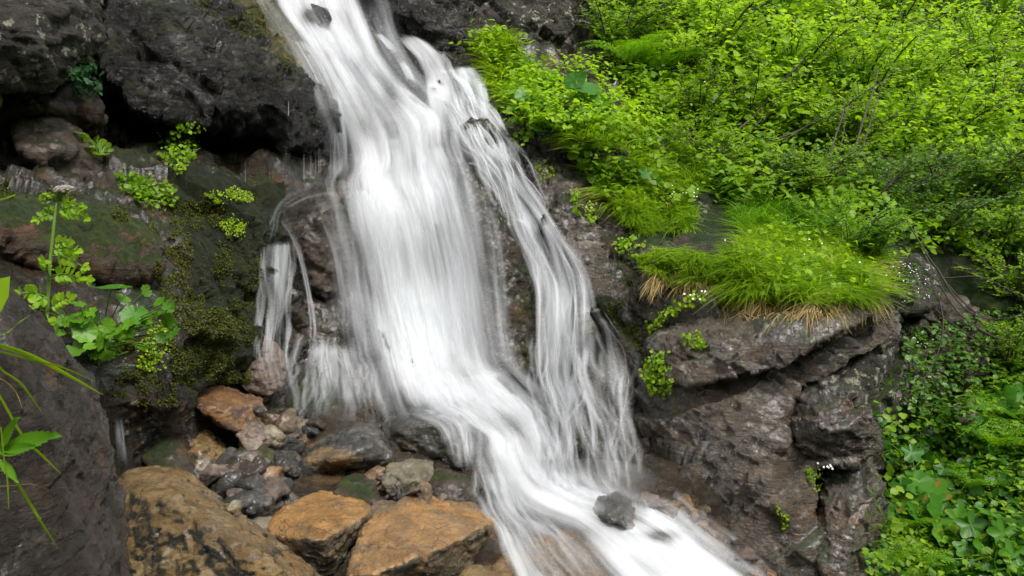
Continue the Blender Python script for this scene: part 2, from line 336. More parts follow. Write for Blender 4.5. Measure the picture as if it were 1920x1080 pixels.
# ---------------------------------------------------------------- terrain (cliff, stream bed and hillside as one sheet)
CP = np.array([(-600,-700,9),(0,-300,8),(600,-400,11),(1200,-400,13),(1900,-400,30),(2500,-500,32),
(500,0,8.2),(600,0,8.6),(700,0,8.9),(560,80,8.1),(700,80,8.4),(640,170,7.6),(800,170,7.9),(650,260,7.2),(850,260,7.3),(640,335,6.95),(860,335,6.95),(650,365,6.65),(870,370,6.65),
(680,500,6.4),(900,500,6.45),(710,650,6.2),(930,650,6.2),(740,730,5.9),(960,730,5.9),(850,800,5.4),(950,850,5.15),(1000,930,4.85),(1100,1000,4.6),(1250,1060,4.35),(1400,1150,4.2),
(900,200,7.7),(940,280,7.2),(1000,400,6.8),(1050,520,6.4),(1080,600,6.1),(1100,720,5.8),(1120,800,5.5),(1120,920,5.2),(1200,600,5.9),(1200,760,5.5),(1200,900,5.25),(1300,940,4.95),
(1050,290,6.9),(1120,400,6.5),(1150,500,6.2),(880,100,8.7),(960,60,8.9),(1080,80,9.2),(960,200,7.9),
(1100,220,7.6),(1200,300,7.2),(1250,420,6.5),(1200,480,6.2),(1300,200,8.4),(1350,430,6.6),(1500,430,6.8),(1450,520,5.6),(1600,530,5.6),(1300,540,5.7),
(1400,700,5.6),(1400,900,5.4),(1500,1050,5.4),(1600,700,6.0),(1700,600,6.9),(1750,700,6.9),(1850,600,7.2),(1800,850,6.2),(1700,950,5.9),(1900,950,5.5),(1700,1080,5.3),(1900,1080,4.9),
(1400,320,7.8),(1550,300,8.6),(1700,400,8.2),(1850,420,8.4),(1400,100,10),(1600,150,10.5),(1750,100,13),(1900,150,13),(1900,20,17),(1700,0,15),(1300,0,10.5),(1150,0,9.6),
(-50,100,5.8),(100,100,6.0),(300,50,6.8),(300,250,6.2),(450,250,6.6),(550,250,6.9),(550,330,6.5),(450,330,6.0),(300,330,5.5),(150,330,5.2),(0,350,4.7),(400,380,5.4),(400,500,5.1),(470,550,5.6),(520,500,5.9),(600,450,6.4),(600,600,6.1),(520,700,5.7),(600,760,5.6),(400,650,4.9),(300,600,4.5),(200,650,4.0),(330,750,4.4),(250,800,4.2),(100,560,3.9),(0,560,3.5),
(450,800,4.9),(600,820,5.1),(700,840,5.1),(450,900,4.5),(600,920,4.5),(750,920,4.6),(250,950,3.9),(450,1000,4.1),(650,1000,4.2),(850,1000,4.3),(300,1080,3.7),(600,1080,3.9),(900,1080,4.1),
(0,800,3.0),(100,1080,2.9),(-300,1080,2.5),(600,1500,3.0),(1200,1500,3.3),(1900,1500,3.7),(0,1500,2.4),(-600,400,4),(-600,1500,2),(2500,1500,3.5),(2500,700,6),(2500,0,14)], float)
def _tps():
    X = CP[:, :2] / 1000; n = len(X); D = np.linalg.norm(X[:, None] - X[None], axis=2)
    K = np.where(D > 0, D * D * np.log(D + 1e-12), 0) + np.eye(n) * 2e-4
    Pm = np.hstack([np.ones((n, 1)), X]); A = np.zeros((n + 3, n + 3)); A[:n, :n] = K; A[:n, n:] = Pm; A[n:, :n] = Pm.T
    return X, np.linalg.solve(A, np.concatenate([np.log(CP[:, 2]), np.zeros(3)]))
_X, _w = _tps()
def base_depth(u, v):
    q = np.stack([np.asarray(u, float), np.asarray(v, float)], 1) / 1000; out = np.zeros(len(q))
    for s in range(0, len(q), 40000):
        p = q[s:s + 40000]; D = np.linalg.norm(p[:, None] - _X[None], axis=2)
        out[s:s + 40000] = np.where(D > 0, D * D * np.log(D + 1e-12), 0) @ _w[:-3] + _w[-3] + p @ _w[-2:]
    return np.exp(np.clip(out, math.log(1.6), math.log(40)))
def ss(x, a, b):
    t = np.clip((x - a) / (b - a), 0, 1); return t * t * (3 - 2 * t)
uu = np.concatenate([np.arange(-600, -60, 20), np.arange(-60, 1980, 4.2), np.arange(1980, 2500, 20)])
vv = np.concatenate([np.arange(-600, -60, 20), np.arange(-60, 1140, 4.2), np.arange(1140, 1500, 20)])
UU, VV = np.meshgrid(uu, vv); u_, v_ = UU.ravel(), VV.ravel()
d0 = base_depth(u_, v_); P0 = atv(u_, v_, d0)
nu_, nv_ = len(uu), len(vv)
g_ = P0.reshape(nv_, nu_, 3); Nn = np.cross(np.gradient(g_, axis=1), np.gradient(g_, axis=0)).reshape(-1, 3)
Nn /= np.linalg.norm(Nn, axis=1)[:, None]; Nn *= np.sign((Nn * (CAM - P0)).sum(1))[:, None]
# stronger, blockier relief on the cliff, gentler on the vegetated hillside and the stream bed
hill = ss(u_, 1080, 1250) * (1 - ss(v_ - 0.15 * (u_ - 1100), 420, 520)) + ss(u_, 1650, 1750)
hill = np.clip(hill, 0, 1); bed = ss(v_, 760, 860) * (1 - ss(u_, 1150, 1250))
amp = (1 - 0.6 * hill) * (1 - 0.5 * bed)
_cx = np.interp(v_, [-100, 0, 100, 200, 340, 500, 720], [570, 610, 660, 735, 755, 790, 850])
fall = ss(120 - np.abs(u_ - _cx), -30, 30) * (1 - ss(v_, 720, 780)); amp = amp * (1 - 0.6 * fall)
PR = P0 @ np.array(Matrix.Rotation(0.45, 3, 'Y'))
dsp = amp * (0.20 * facet(PR * np.array([1.3, 1.3, 2.0]), 3) + 0.055 * facet(PR * np.array([4, 4, 6.0]), 9) + 0.04 * fbm(P0 * 3, 4, 5) + 0.025 * fbm(P0 * 16, 8, 4, 0.65) + 0.02 * facet(PR * np.array([10, 10, 14]), 19) + 0.012 * ridged(P0 * 12, 29, 3))
P1 = P0 + Nn * dsp[:, None]
idx = np.arange(nu_ * nv_).reshape(nv_, nu_)
Ft = np.stack([idx[:-1, :-1], idx[1:, :-1], idx[1:, 1:], idx[:-1, 1:]], -1).reshape(-1, 4)
sel = hill[Ft].mean(1) > 0.5; bedm = (ss(v_, 790, 830) * (1 - ss(u_, 1500, 1510)) * ss(u_ - 0.15 * (v_ - 800), 370, 385))[Ft].mean(1) > 0.5; bedm &= ~sel; mosm = ((ss(u_, 285, 330) * (1 - ss(u_, 475, 500)) * ss(v_, 360, 400) * (1 - ss(v_, 730, 790)))[Ft].mean(1) > 0.5) & ~sel & ~bedm
def sub(V, F):
    k = np.unique(F); m = np.zeros(len(V), int); m[k] = np.arange(len(k)); return V[k], m[F]
Vb, Fb = sub(P1, Ft[bedm]); Vc, Fc = sub(P1, Ft[~sel & ~bedm & ~mosm]); Vm, Fm = sub(P1, Ft[mosm]); Vh, Fh = sub(P1, Ft[sel])
o = link('cliff', mk_mesh('cliff', Vc, Fc, smooth=True), M['cliff']); o['kind'] = 'structure'
o = link('mossy_bank', mk_mesh('mossy_bank', Vm, Fm, smooth=True), M['mosscushion']); o['kind'] = 'structure'
o = link('stream_bed', mk_mesh('stream_bed', Vb, Fb, smooth=True), M['bed']); o['kind'] = 'structure'
o = link('hillside', mk_mesh('hillside', Vh, Fh, smooth=True), M['soil']); o['kind'] = 'structure'
SOLID = [(P1, Ft)]

# unseen dark slope added behind and beside the viewer to cut front fill
th_ = np.linspace(math.radians(-200), math.radians(20), 90); rr_ = np.array([9, 12, 16, 20, 24, 28, 34]); zz_ = np.array([-3.5, -2.0, 2.0, 8.0, 14.0, 19.0, 23.0])
TH_, RI_ = np.meshgrid(th_, np.arange(7)); VS_ = np.stack([(rr_[RI_] * np.cos(TH_)).ravel(), (rr_[RI_] * np.sin(TH_)).ravel(), zz_[RI_].ravel()], 1)
VS_ = VS_ + 1.6 * np.stack([fbm(VS_ * .35, 61, 4), fbm(VS_ * .35, 62, 4), fbm(VS_ * .35, 63, 4)], 1) * (RI_.ravel() > 0)[:, None]
I_ = np.arange(len(VS_)).reshape(7, 90); o = link('valley_side', mk_mesh('valley_side', VS_, np.stack([I_[:-1, :-1], I_[1:, :-1], I_[1:, 1:], I_[:-1, 1:]], -1).reshape(-1, 4), smooth=True), M['soil']); o['kind'] = 'structure'

# ---------------------------------------------------------------- rocks
def remesh(hulls, voxel, smooth):
    bm = bmesh.new()
    for pts in hulls:
        b2 = bmesh.new()
        for p in pts: b2.verts.new(p)
        r = bmesh.ops.convex_hull(b2, input=list(b2.verts))
        bmesh.ops.delete(b2, geom=[x for x in b2.verts if not x.link_faces], context='VERTS')
        bmesh.ops.recalc_face_normals(b2, faces=b2.faces)
        me = bpy.data.meshes.new('t'); b2.to_mesh(me); bm.from_mesh(me); bpy.data.meshes.remove(me); b2.free()
    me = bpy.data.meshes.new('t'); bm.to_mesh(me); bm.free()
    ob = bpy.data.objects.new('t', me); COL.objects.link(ob)
    md = ob.modifiers.new('r', 'REMESH'); md.mode = 'VOXEL'; md.voxel_size = voxel
    if smooth: sm = ob.modifiers.new('s', 'SMOOTH'); sm.iterations = smooth; sm.factor = 0.6
    dg = bpy.context.evaluated_depsgraph_get(); m2 = bpy.data.meshes.new_from_object(ob.evaluated_get(dg))
    n = len(m2.vertices); V = np.empty(n * 3); m2.vertices.foreach_get('co', V); V = V.reshape(-1, 3)
    N = np.empty(n * 3); m2.vertex_normals.foreach_get('vector', N); N = N.reshape(-1, 3)
    L = np.empty(len(m2.loops), int); m2.loops.foreach_get('vertex_index', L)
    LT = np.empty(len(m2.polygons), int); m2.polygons.foreach_get('loop_total', LT)
    Fs = []; st = np.concatenate([[0], np.cumsum(LT)[:-1]])
    for k in (3, 4):
        s = st[LT == k]
        if len(s): Fs.append(L[s[:, None] + np.arange(k)])
    bpy.data.objects.remove(ob); bpy.data.meshes.remove(me); bpy.data.meshes.remove(m2)
    return V, N, Fs
def P3(pts): return [at(*p) for p in pts]
def with_back(pts, thick, shrink=0.7, down=0.0):
    c = np.mean(np.array(pts, float), axis=0); out = P3(pts)
    for (u, v, d) in pts:
        out.append(at(c[0] + (u - c[0]) * shrink, c[1] + (v - c[1]) * shrink, d + thick) + np.array([0, 0, -down]))
    return out
def rock_obj(name, hulls, mat, vox=0.014, smooth=3, a=(0.05, 0.02, 0.012), s=(3, 9), seed=None, parent=None, strata=1.6, solid=True, cr=0.45, bed=0.0):
    V, N, Fs = remesh(hulls, vox, smooth); seed = seed if seed is not None else rock_obj.k; rock_obj.k += 13
    R_ = np.array(Matrix.Rotation(0.5, 3, 'Y')); Q = V @ R_
    d = 0.55 * a[0] * facet(Q * s[0] * np.array([1, 1, strata]), seed) + 0.6 * a[1] * facet(Q * s[1] * np.array([1, 1, strata]), seed + 1) \
        + a[2] * 1.1 * fbm(V * s[1] * 1.3, seed + 2, 5, 0.62) + a[1] * 0.4 * facet(Q * s[1] * 2.3, seed + 3) + a[2] * 0.35 * ridged(Q * s[1] * np.array([1.5, 1.5, 3.5]), seed + 4, 3)
    d = d + cr * a[0] * crag(Q * s[0] * 1.3 * np.array([1, 1, strata * 1.3]), seed + 5) + cr * a[1] * 0.6 * crag(Q * s[1] * np.array([1, 1, strata]), seed + 6)
    if bed:
        h = V @ np.array([-0.50, -0.12, 0.86]) * 4.2 + 0.9 * fbm(V * 1.1, 77, 3); fr = h - np.floor(h); d = d + bed * ((fr - .5) * (0.4 + 0.8 * _r(_h(np.floor(h).astype(np.int64), np.floor(h).astype(np.int64) * 0, np.floor(h).astype(np.int64) * 0, 5), 2)) - ss(fr, .93, 1.0) * (fr - .5))
    V = V + N * d[:, None]
    base = np.array([V[:, 0].mean(), V[:, 1].mean(), V[:, 2].min()])
    if parent is not None: base = np.array(parent.location)
    o = link(name, mk_mesh(name, V - base, Fs, smooth=True), M[mat], parent)
    if parent is None: o.location = base
    if solid:
        for f in Fs: SOLID.append((V, f))
    return o
rock_obj.k = 101
def rock(name, label, cat, pts, thick, mat, group=None, **kw):
    hulls = [with_back(pts, thick, kw.pop('shrink', 0.7), kw.pop('down', 0.0))]
    o = rock_obj(name, hulls, mat, **kw); return tag(o, label, cat, group)

LB = 'boulders of the shaded left bank'
rock('boulder', 'grey boulder blotched with pale lichen in the top left corner', 'boulder',
     [(-160,-120,4.4),(160,-80,4.7),(182,20,4.8),(190,70,4.75),(150,112,4.6),(100,150,4.45),(80,166,4.4),(0,152,4.2),(-160,150,4.1),(60,60,4.15),(-60,40,3.9),(120,0,4.4)], 1.2, 'lichen', LB, vox=0.018)
bo = empty('overhanging_boulder', at(400, 330, 6.0), 'huge black wet boulder overhanging left of the waterfall with a mossy top edge', 'boulder', LB)
rock_obj('body', [with_back([(225,-140,6.2),(290,-70,6.3),(340,-5,6.0),(400,35,5.9),(470,85,5.9),(545,140,6.0),(600,190,6.15),(628,250,6.4),(600,262,6.2),(520,200,5.6),(430,190,5.3),(330,210,5.2),(260,190,5.2),(212,120,5.4),(205,50,5.6),(330,90,5.35),(430,140,5.4)], 1.4, 0.8),
      with_back([(520,200,5.9),(600,210,6.25),(632,262,6.5),(628,320,6.6),(585,300,6.3),(540,330,6.25),(500,345,6.3),(430,330,6.2),(420,200,5.9)], 1.0, 0.8),
      with_back([(200,180,5.7),(430,180,5.7),(440,330,6.0),(330,340,5.9),(220,330,5.8)], 0.8, 0.8)], 'black', parent=bo, vox=0.018, a=(0.10, 0.05, 0.03), s=(2.2, 6), strata=1.4)
rock_obj('mossy_shoulder', [with_back([(345,-60,7.4),(500,-60,8.0),(520,30,7.6),(560,90,7.3),(605,150,6.9),(622,220,6.7),(600,195,6.3),(540,140,6.15),(470,85,6.05),(400,35,6.05),(345,-8,6.2)], 1.2, 0.8)], 'shoulder', parent=bo, vox=0.02, a=(0.08, 0.04, 0.02))
rock('rock_block', 'dark brown rock wedged under the lichen boulder', 'rock', [(-60,165,4.7),(60,168,4.7),(140,158,4.8),(186,200,5.0),(190,232,5.0),(120,238,4.8),(40,222,4.6),(-60,215,4.5),(90,195,4.55)], 0.9, 'brown', 'rocks of the shaded left bank', vox=0.015)
rock('rock_block', 'slanting dark rock just above the long rusty slab', 'rock', [(36,240,4.55),(95,228,4.7),(160,262,4.85),(216,320,5.0),(218,352,5.0),(190,362,4.9),(140,335,4.6),(60,295,4.4),(36,275,4.4),(120,280,4.5)], 0.8, 'brown', 'rocks of the shaded left bank', vox=0.015)
rock('rock_slab', 'long slab with rust brown top and dark broken front face', 'rock slab',
     [(-120,372,4.2),(10,368,4.3),(95,358,4.45),(190,385,4.5),(272,428,4.45),(298,462,4.3),(292,500,4.2),(262,520,4.1),(190,480,3.95),(100,425,3.85),(30,388,3.75),(-120,400,3.4),(-120,560,3.7),(60,560,3.9),(180,540,4.1)], 0.9, 'slab', 'rocks of the shaded left bank', vox=0.015)
rock('rock_ledge', 'mossy brown ledge rock in the dark gap behind the rusty slab', 'rock', [(-100,300,5.0),(60,330,5.2),(200,375,5.3),(290,400,5.2),(280,430,4.9),(180,395,4.8),(60,360,4.7),(-100,360,4.5)], 0.8, 'slab', 'rocks of the shaded left bank', vox=0.02)
fb = rock('boulder', 'dark smooth boulder filling the lower left corner in the foreground', 'boulder',
     [(-200,440,2.75),(0,528,2.75),(40,575,2.75),(85,640,2.75),(140,695,2.85),(175,735,2.9),(195,800,3.0),(200,870,3.0),(190,930,2.9),(215,1010,2.85),(236,1090,2.8),(250,1300,2.6),(-200,1300,1.9),(-200,800,2.1),(0,700,2.4),(100,820,2.45),(130,1000,2.4)], 1.1, 'fore', LB, vox=0.008, a=(0.02, 0.012, 0.008), s=(3, 10), cr=.6)
rock('boulder', 'golden brown wet boulder with black moss on its near face, bottom left', 'boulder',
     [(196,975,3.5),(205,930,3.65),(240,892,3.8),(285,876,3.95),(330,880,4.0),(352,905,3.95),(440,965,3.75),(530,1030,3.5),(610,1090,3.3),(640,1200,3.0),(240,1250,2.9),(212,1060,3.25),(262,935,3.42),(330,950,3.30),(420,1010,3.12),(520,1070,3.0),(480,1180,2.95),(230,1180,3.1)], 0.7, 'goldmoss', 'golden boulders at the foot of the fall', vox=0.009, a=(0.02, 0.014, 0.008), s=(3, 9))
rock('boulder', 'golden boulder with flat top and chipped pale front, middle of the three', 'boulder',
     [(507,986,3.95),(518,965,4.05),(538,950,4.15),(602,922,4.35),(672,933,4.35),(694,952,4.2),(686,975,4.05),(657,1013,3.95),(626,1072,3.85),(596,1079,3.8),(562,1054,3.8),(548,1028,3.85),(510,1004,3.85),(560,1010,3.70),(642,992,3.80),(608,1012,3.68),(690,962,4.05)], 0.45, 'gold', 'golden boulders at the foot of the fall', vox=0.007, a=(0.014, 0.009, 0.004), s=(5, 12), smooth=1, cr=0.6)
rock('boulder', 'widest orange boulder with flat sloping top, nearest the stream', 'boulder',
     [(650,1076,3.55),(660,1040,3.65),(683,984,3.9),(750,942,4.15),(780,930,4.25),(887,947,4.3),(926,977,4.15),(914,1000,4.1),(880,1050,4.0),(862,1090,3.9),(800,1150,3.8),(640,1150,3.6),(655,1080,3.46),(700,1078,3.46),(770,1052,3.52),(840,1022,3.70),(905,988,3.95)], 0.45, 'gold', 'golden boulders at the foot of the fall', vox=0.007, a=(0.013, 0.009, 0.004), s=(4, 12), smooth=1, cr=0.6)
rock('boulder', 'dark grey wedge boulder with glinting top beside the white water', 'boulder',
     [(552,900,4.55),(566,864,4.65),(606,838,4.8),(620,812,4.95),(676,795,5.05),(718,810,5.0),(734,845,4.85),(732,870,4.7),(700,878,4.75),(664,892,4.72),(610,916,4.68),(570,917,4.65),(572,868,4.5),(636,858,4.42),(690,838,4.52),(728,860,4.6)], 0.5, 'grey', 'grey boulders at the foot of the fall', vox=0.008, a=(0.016, 0.012, 0.005), s=(4, 11), smooth=2, cr=0.5)
rock('boulder', 'rounded grey boulder with white water pouring over its right side', 'boulder',
     [(722,830,4.9),(724,788,5.05),(742,779,5.15),(800,757,5.35),(850,765,5.35),(894,800,5.1),(898,840,4.95),(882,884,4.75),(830,872,4.92),(780,862,4.95),(736,858,4.98),(828,797,4.76),(742,806,4.84),(880,850,4.82)], 0.6, 'grey', 'grey boulders at the foot of the fall', vox=0.010, a=(0.025, 0.012, 0.008), s=(4, 11), cr=0.5)
SG = 'loose stones at the foot of the fall'
rock('stone', 'pale square-edged block below the rounded grey boulder', 'stone', [(722,884,4.5),(728,872,4.6),(772,862,4.65),(812,866,4.65),(810,896,4.5),(795,926,4.4),(768,918,4.38),(744,896,4.4),(780,885,4.42)], 0.3, 'pale', SG, vox=0.008, a=(0.011, 0.007, 0.005), s=(6, 16), smooth=1)
rock('stone', 'brown and grey stone at the edge of the stream, right of the pale block', 'stone', [(806,904,4.45),(820,880,4.6),(852,887,4.65),(904,910,4.6),(895,930,4.5),(872,942,4.4),(816,938,4.35),(850,905,4.45)], 0.35, 'brown', SG, vox=0.008, a=(0.012, 0.009, 0.005), s=(5, 14), smooth=1)
rock('stone', 'dark brown rough stone under the grey wedge boulder', 'stone', [(628,924,4.3),(645,898,4.45),(668,890,4.5),(702,900,4.5),(712,938,4.35),(690,950,4.3),(645,945,4.25)], 0.35, 'brown', SG, vox=0.008, a=(0.012, 0.009, 0.005), s=(5, 14), smooth=1)
rock('stone', 'small tan stone between the two flat golden boulders', 'stone', [(694,956,4.2),(704,942,4.3),(742,944,4.3),(746,962,4.2),(716,976,4.1),(696,972,4.12)], 0.25, 'tan', SG, vox=0.008, a=(0.007, 0.007, 0.004), s=(7, 16), smooth=1)
rock('stone', 'pinkish stone standing under the left trickle against the moss', 'stone', [(442,684,5.0),(452,660,5.1),(497,631,5.25),(520,646,5.25),(540,690,5.15),(530,722,5.05),(505,742,4.95),(462,732,4.9),(446,710,4.95),(490,690,4.9),(500,660,5.0)], 0.5, 'pink', SG, vox=0.009, a=(0.012, 0.011, 0.005), s=(5, 14), smooth=2)
rock('stone', 'rust orange stone with notched top against the mossy wall', 'stone', [(364,745,4.6),(378,727,4.7),(420,729,4.75),(455,740,4.75),(490,750,4.8),(498,778,4.75),(472,800,4.6),(450,813,4.5),(418,796,4.42),(375,765,4.45),(430,765,4.5)], 0.4, 'rust', SG, vox=0.009, a=(0.013, 0.011, 0.005), s=(5, 14), smooth=2)
rock('stone', 'small orange topped stone below the rust orange stone', 'stone', [(448,835,4.55),(460,812,4.65),(488,799,4.75),(510,796,4.78),(517,822,4.65),(505,842,4.55),(470,848,4.5),(490,822,4.58)], 0.3, 'rust', SG, vox=0.008, a=(0.009, 0.007, 0.005), s=(7, 16), smooth=1)
rock('stone', 'brown pointed stone leaning left behind the golden mossy boulder', 'stone', [(268,858,4.1),(290,836,4.2),(320,821,4.3),(342,834,4.3),(352,862,4.2),(366,900,4.1),(350,912,4.0),(318,890,3.98),(288,880,3.98),(320,855,4.08)], 0.35, 'brown', SG, vox=0.008, a=(0.011, 0.009, 0.005), s=(5, 14), smooth=1)
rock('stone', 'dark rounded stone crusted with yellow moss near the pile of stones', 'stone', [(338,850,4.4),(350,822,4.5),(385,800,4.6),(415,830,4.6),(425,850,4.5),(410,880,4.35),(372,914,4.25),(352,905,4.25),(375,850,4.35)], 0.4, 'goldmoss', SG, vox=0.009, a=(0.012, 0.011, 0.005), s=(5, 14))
rock('stone', 'thin grey splinter stone standing upright in the pile', 'stone', [(394,890,4.3),(412,858,4.4),(432,838,4.5),(444,842,4.5),(434,872,4.4),(424,900,4.3),(404,908,4.25),(415,880,4.28)], 0.2, 'grey', SG, vox=0.007, a=(0.007, 0.005, 0.004), s=(7, 16), smooth=1)
rock('stone', 'tan pyramid stone in the middle of the pile', 'stone', [(430,900,4.35),(442,862,4.5),(470,842,4.6),(498,848,4.6),(505,880,4.5),(486,905,4.35),(448,925,4.25),(470,870,4.38)], 0.3, 'tan', SG, vox=0.008, a=(0.009, 0.007, 0.005), s=(6, 15), smooth=1)
rock('stone', 'flat grey brown stone in the middle of the stones, below the tan pyramid', 'stone', [(446,930,4.2),(465,908,4.3),(520,918,4.35),(540,930,4.35),(530,948,4.2),(490,965,4.08),(455,955,4.08)], 0.25, 'grey', SG, vox=0.007, a=(0.007, 0.007, 0.004), s=(7, 16), smooth=1)
rock('stone', 'oblong grey stone leaning against the golden mossy boulder', 'stone', [(444,975,4.0),(455,950,4.1),(484,938,4.15),(490,950,4.1),(482,972,4.0),(462,990,3.95),(450,988,3.95)], 0.2, 'grey', SG, vox=0.007, a=(0.006, 0.005, 0.004), s=(7, 16), smooth=1)
rock('stone', 'small pale stone next to the oblong grey stone', 'stone', [(472,985,3.95),(490,957,4.05),(512,972,4.0),(506,992,3.92),(480,994,3.9)], 0.2, 'pale', SG, vox=0.007, a=(0.006, 0.005, 0.004), s=(7, 16), smooth=1)
rock('stone', 'dark stone tucked under the left tip of the flat golden boulder', 'stone', [(470,1000,3.85),(486,988,3.92),(508,990,3.95),(512,1015,3.85),(500,1030,3.75),(474,1022,3.75)], 0.25, 'grey', SG, vox=0.007, a=(0.006, 0.005, 0.004), s=(7, 16), smooth=1)
rock('stone', 'small grey lavender stone beside the left mossy bank', 'stone', [(178,712,3.9),(186,696,3.95),(202,700,3.95),(211,722,3.9),(198,738,3.85),(182,730,3.85)], 0.2, 'pink', SG, vox=0.007, a=(0.005, 0.005, 0.004), s=(7, 16))
rock('stone', 'cracked pale yellow stone on top of the little left trickle', 'stone', [(196,752,4.0),(208,728,4.1),(234,730,4.1),(236,760,4.05),(222,778,4.0),(200,772,3.95)], 0.2, 'pale', SG, vox=0.007, a=(0.009, 0.007, 0.004), s=(7, 16), smooth=1)
rock('stone', 'mossy dark grey stone half wet behind the grey wedge boulder', 'stone', [(585,800,5.2),(610,780,5.35),(660,775,5.4),(672,795,5.3),(640,812,5.1),(600,815,5.1)], 0.4, 'grey', SG, vox=0.010, a=(0.012, 0.009, 0.005), s=(5, 14))
rock('stone', 'tan stone under the splash of the left trickle', 'stone', [(548,815,5.0),(556,790,5.1),(580,782,5.2),(600,795,5.2),(598,818,5.0),(570,828,4.95)], 0.3, 'tan', SG, vox=0.009, a=(0.009, 0.009, 0.005), s=(5, 14))
rock('stone', 'small round orange stone beside the orange topped stone', 'stone', [(514,808,4.8),(520,795,4.85),(536,793,4.9),(541,806,4.85),(530,816,4.75)], 0.2, 'rust', SG, vox=0.008, a=(0.006, 0.005, 0.004), s=(7, 16))
RG = 'rocks standing in the stream'
rock('boulder', 'dark angular rock with white water foaming on both sides', 'rock', [(1108,960,4.50),(1132,938,4.63),(1155,926,4.68),(1182,938,4.63),(1200,966,4.53),(1194,992,4.38),(1170,985,4.28),(1135,972,4.33),(1160,950,4.38)], 0.5, 'grey', RG, vox=0.009, a=(0.018, 0.01, 0.006), s=(5, 14), smooth=1, solid=False)
rock('boulder', 'large tan boulder half veiled by the stream at the bottom', 'boulder', [(1020,1005,4.35),(1050,968,4.6),(1090,972,4.6),(1118,1000,4.45),(1150,1085,4.0),(1120,1150,3.75),(900,1150,3.6),(925,1070,3.85),(960,1035,4.05),(1050,1020,4.15)], 0.5, 'tan', RG, vox=0.010, a=(0.02, 0.01, 0.006), s=(4, 12))
rock('boulder', 'tan stone in the thin water just upstream of the dark angular rock', 'stone', [(1052,930,5.0),(1070,915,5.1),(1100,920,5.1),(1112,945,4.95),(1085,960,4.85),(1060,950,4.9)], 0.3, 'tan', RG, vox=0.010, a=(0.015, 0.01, 0.006), s=(5, 14))
rock('boulder', 'low dark brown rock just below the foaming pool', 'rock', [(1188,1000,4.44),(1210,986,4.54),(1250,990,4.54),(1286,1010,4.44),(1280,1024,4.29),(1230,1022,4.24)], 0.35, 'brown', RG, vox=0.009, a=(0.012, 0.008, 0.005), s=(5, 14), solid=False)
rock('boulder', 'rust orange block leaning on the foot of the rock outcrop', 'stone', [(1302,945,4.9),(1310,925,4.98),(1324,917,5.0),(1343,938,4.95),(1344,957,4.85),(1320,958,4.8),(1325,938,4.82)], 0.25, 'rust', RG, vox=0.008, a=(0.012, 0.008, 0.005), s=(6, 14), smooth=1)
rock('boulder', 'narrow orange slab leaning left at the foot of the outcrop', 'stone', [(1238,922,5.1),(1252,918,5.15),(1282,948,5.05),(1276,962,4.95),(1254,955,4.95)], 0.25, 'rust', RG, vox=0.008, a=(0.012, 0.008, 0.005), s=(6, 14), smooth=1)
rock('boulder', 'flat orange slab sloping into the stream below the outcrop', 'stone', [(1262,978,4.85),(1280,962,4.95),(1325,962,4.95),(1345,990,4.8),(1358,1018,4.65),(1330,1020,4.55),(1290,1000,4.6)], 0.3, 'rust', RG, vox=0.009, a=(0.012, 0.008, 0.005), s=(5, 14), smooth=1)
rock('boulder', 'small orange black rock at the lower end of the stream', 'stone', [(1365,1078,4.3),(1380,1058,4.4),(1410,1052,4.4),(1450,1075,4.3),(1455,1110,4.1),(1390,1110,4.0)], 0.35, 'rust', RG, vox=0.009, a=(0.015, 0.008, 0.005), s=(5, 14))
rock('boulder', 'dark wet rock beside the flat orange slab near the outcrop', 'rock', [(1330,1040,4.45),(1345,1020,4.6),(1380,1030,4.6),(1395,1050,4.45),(1370,1062,4.3),(1340,1058,4.3)], 0.3, 'grey', RG, vox=0.009, a=(0.015, 0.008, 0.005), s=(5, 14))
rock('boulder', 'mossy yellow stone at the bottom edge right of the widest orange boulder', 'stone', [(860,1085,3.75),(880,1066,3.85),(925,1064,3.9),(960,1082,3.8),(960,1150,3.5),(860,1150,3.5)], 0.3, 'goldmoss', RG, vox=0.009, a=(0.015, 0.008, 0.005), s=(5, 14))
# rocks the falls run over
FG = 'wet rocks beside the falls'
rock('boulder', 'brown ledge block with a thin arc of water down its left side', 'rock', [(500,425,6.1),(512,385,6.2),(560,358,6.35),(600,347,6.45),(650,352,6.5),(672,420,6.35),(668,500,6.25),(662,556,6.2),(605,556,6.0),(585,470,5.95),(540,440,5.95),(600,400,6.0)], 0.7, 'brown', FG, vox=0.014, a=(0.05, 0.025, 0.012), s=(3.5, 10))
rock('boulder', 'dark block behind the two left trickles, capped by a thin slab', 'rock', [(468,462,5.9),(545,452,6.0),(560,520,5.95),(560,640,5.85),(470,640,5.75),(500,540,5.75)], 0.7, 'black', FG, vox=0.014, a=(0.05, 0.025, 0.012), s=(3, 10))
rock('rock_slab', 'thin flat brown slab lying on the dark block above the left trickle', 'rock slab', [(462,445,5.8),(485,432,5.95),(520,432,6.0),(545,448,5.95),(540,460,5.85),(490,462,5.7)], 0.3, 'brown', FG, vox=0.01, a=(0.015, 0.01, 0.006), s=(6, 14))
rock('boulder', 'rounded dark mound covered in thin falling water left of the main fall', 'rock', [(545,700,5.75),(560,650,5.85),(620,628,6.0),(690,665,6.0),(735,720,5.85),(742,775,5.65),(700,800,5.5),(590,800,5.5),(545,780,5.55),(640,710,5.6)], 0.6, 'cliff', FG, vox=0.014, a=(0.05, 0.025, 0.012), s=(3, 9))
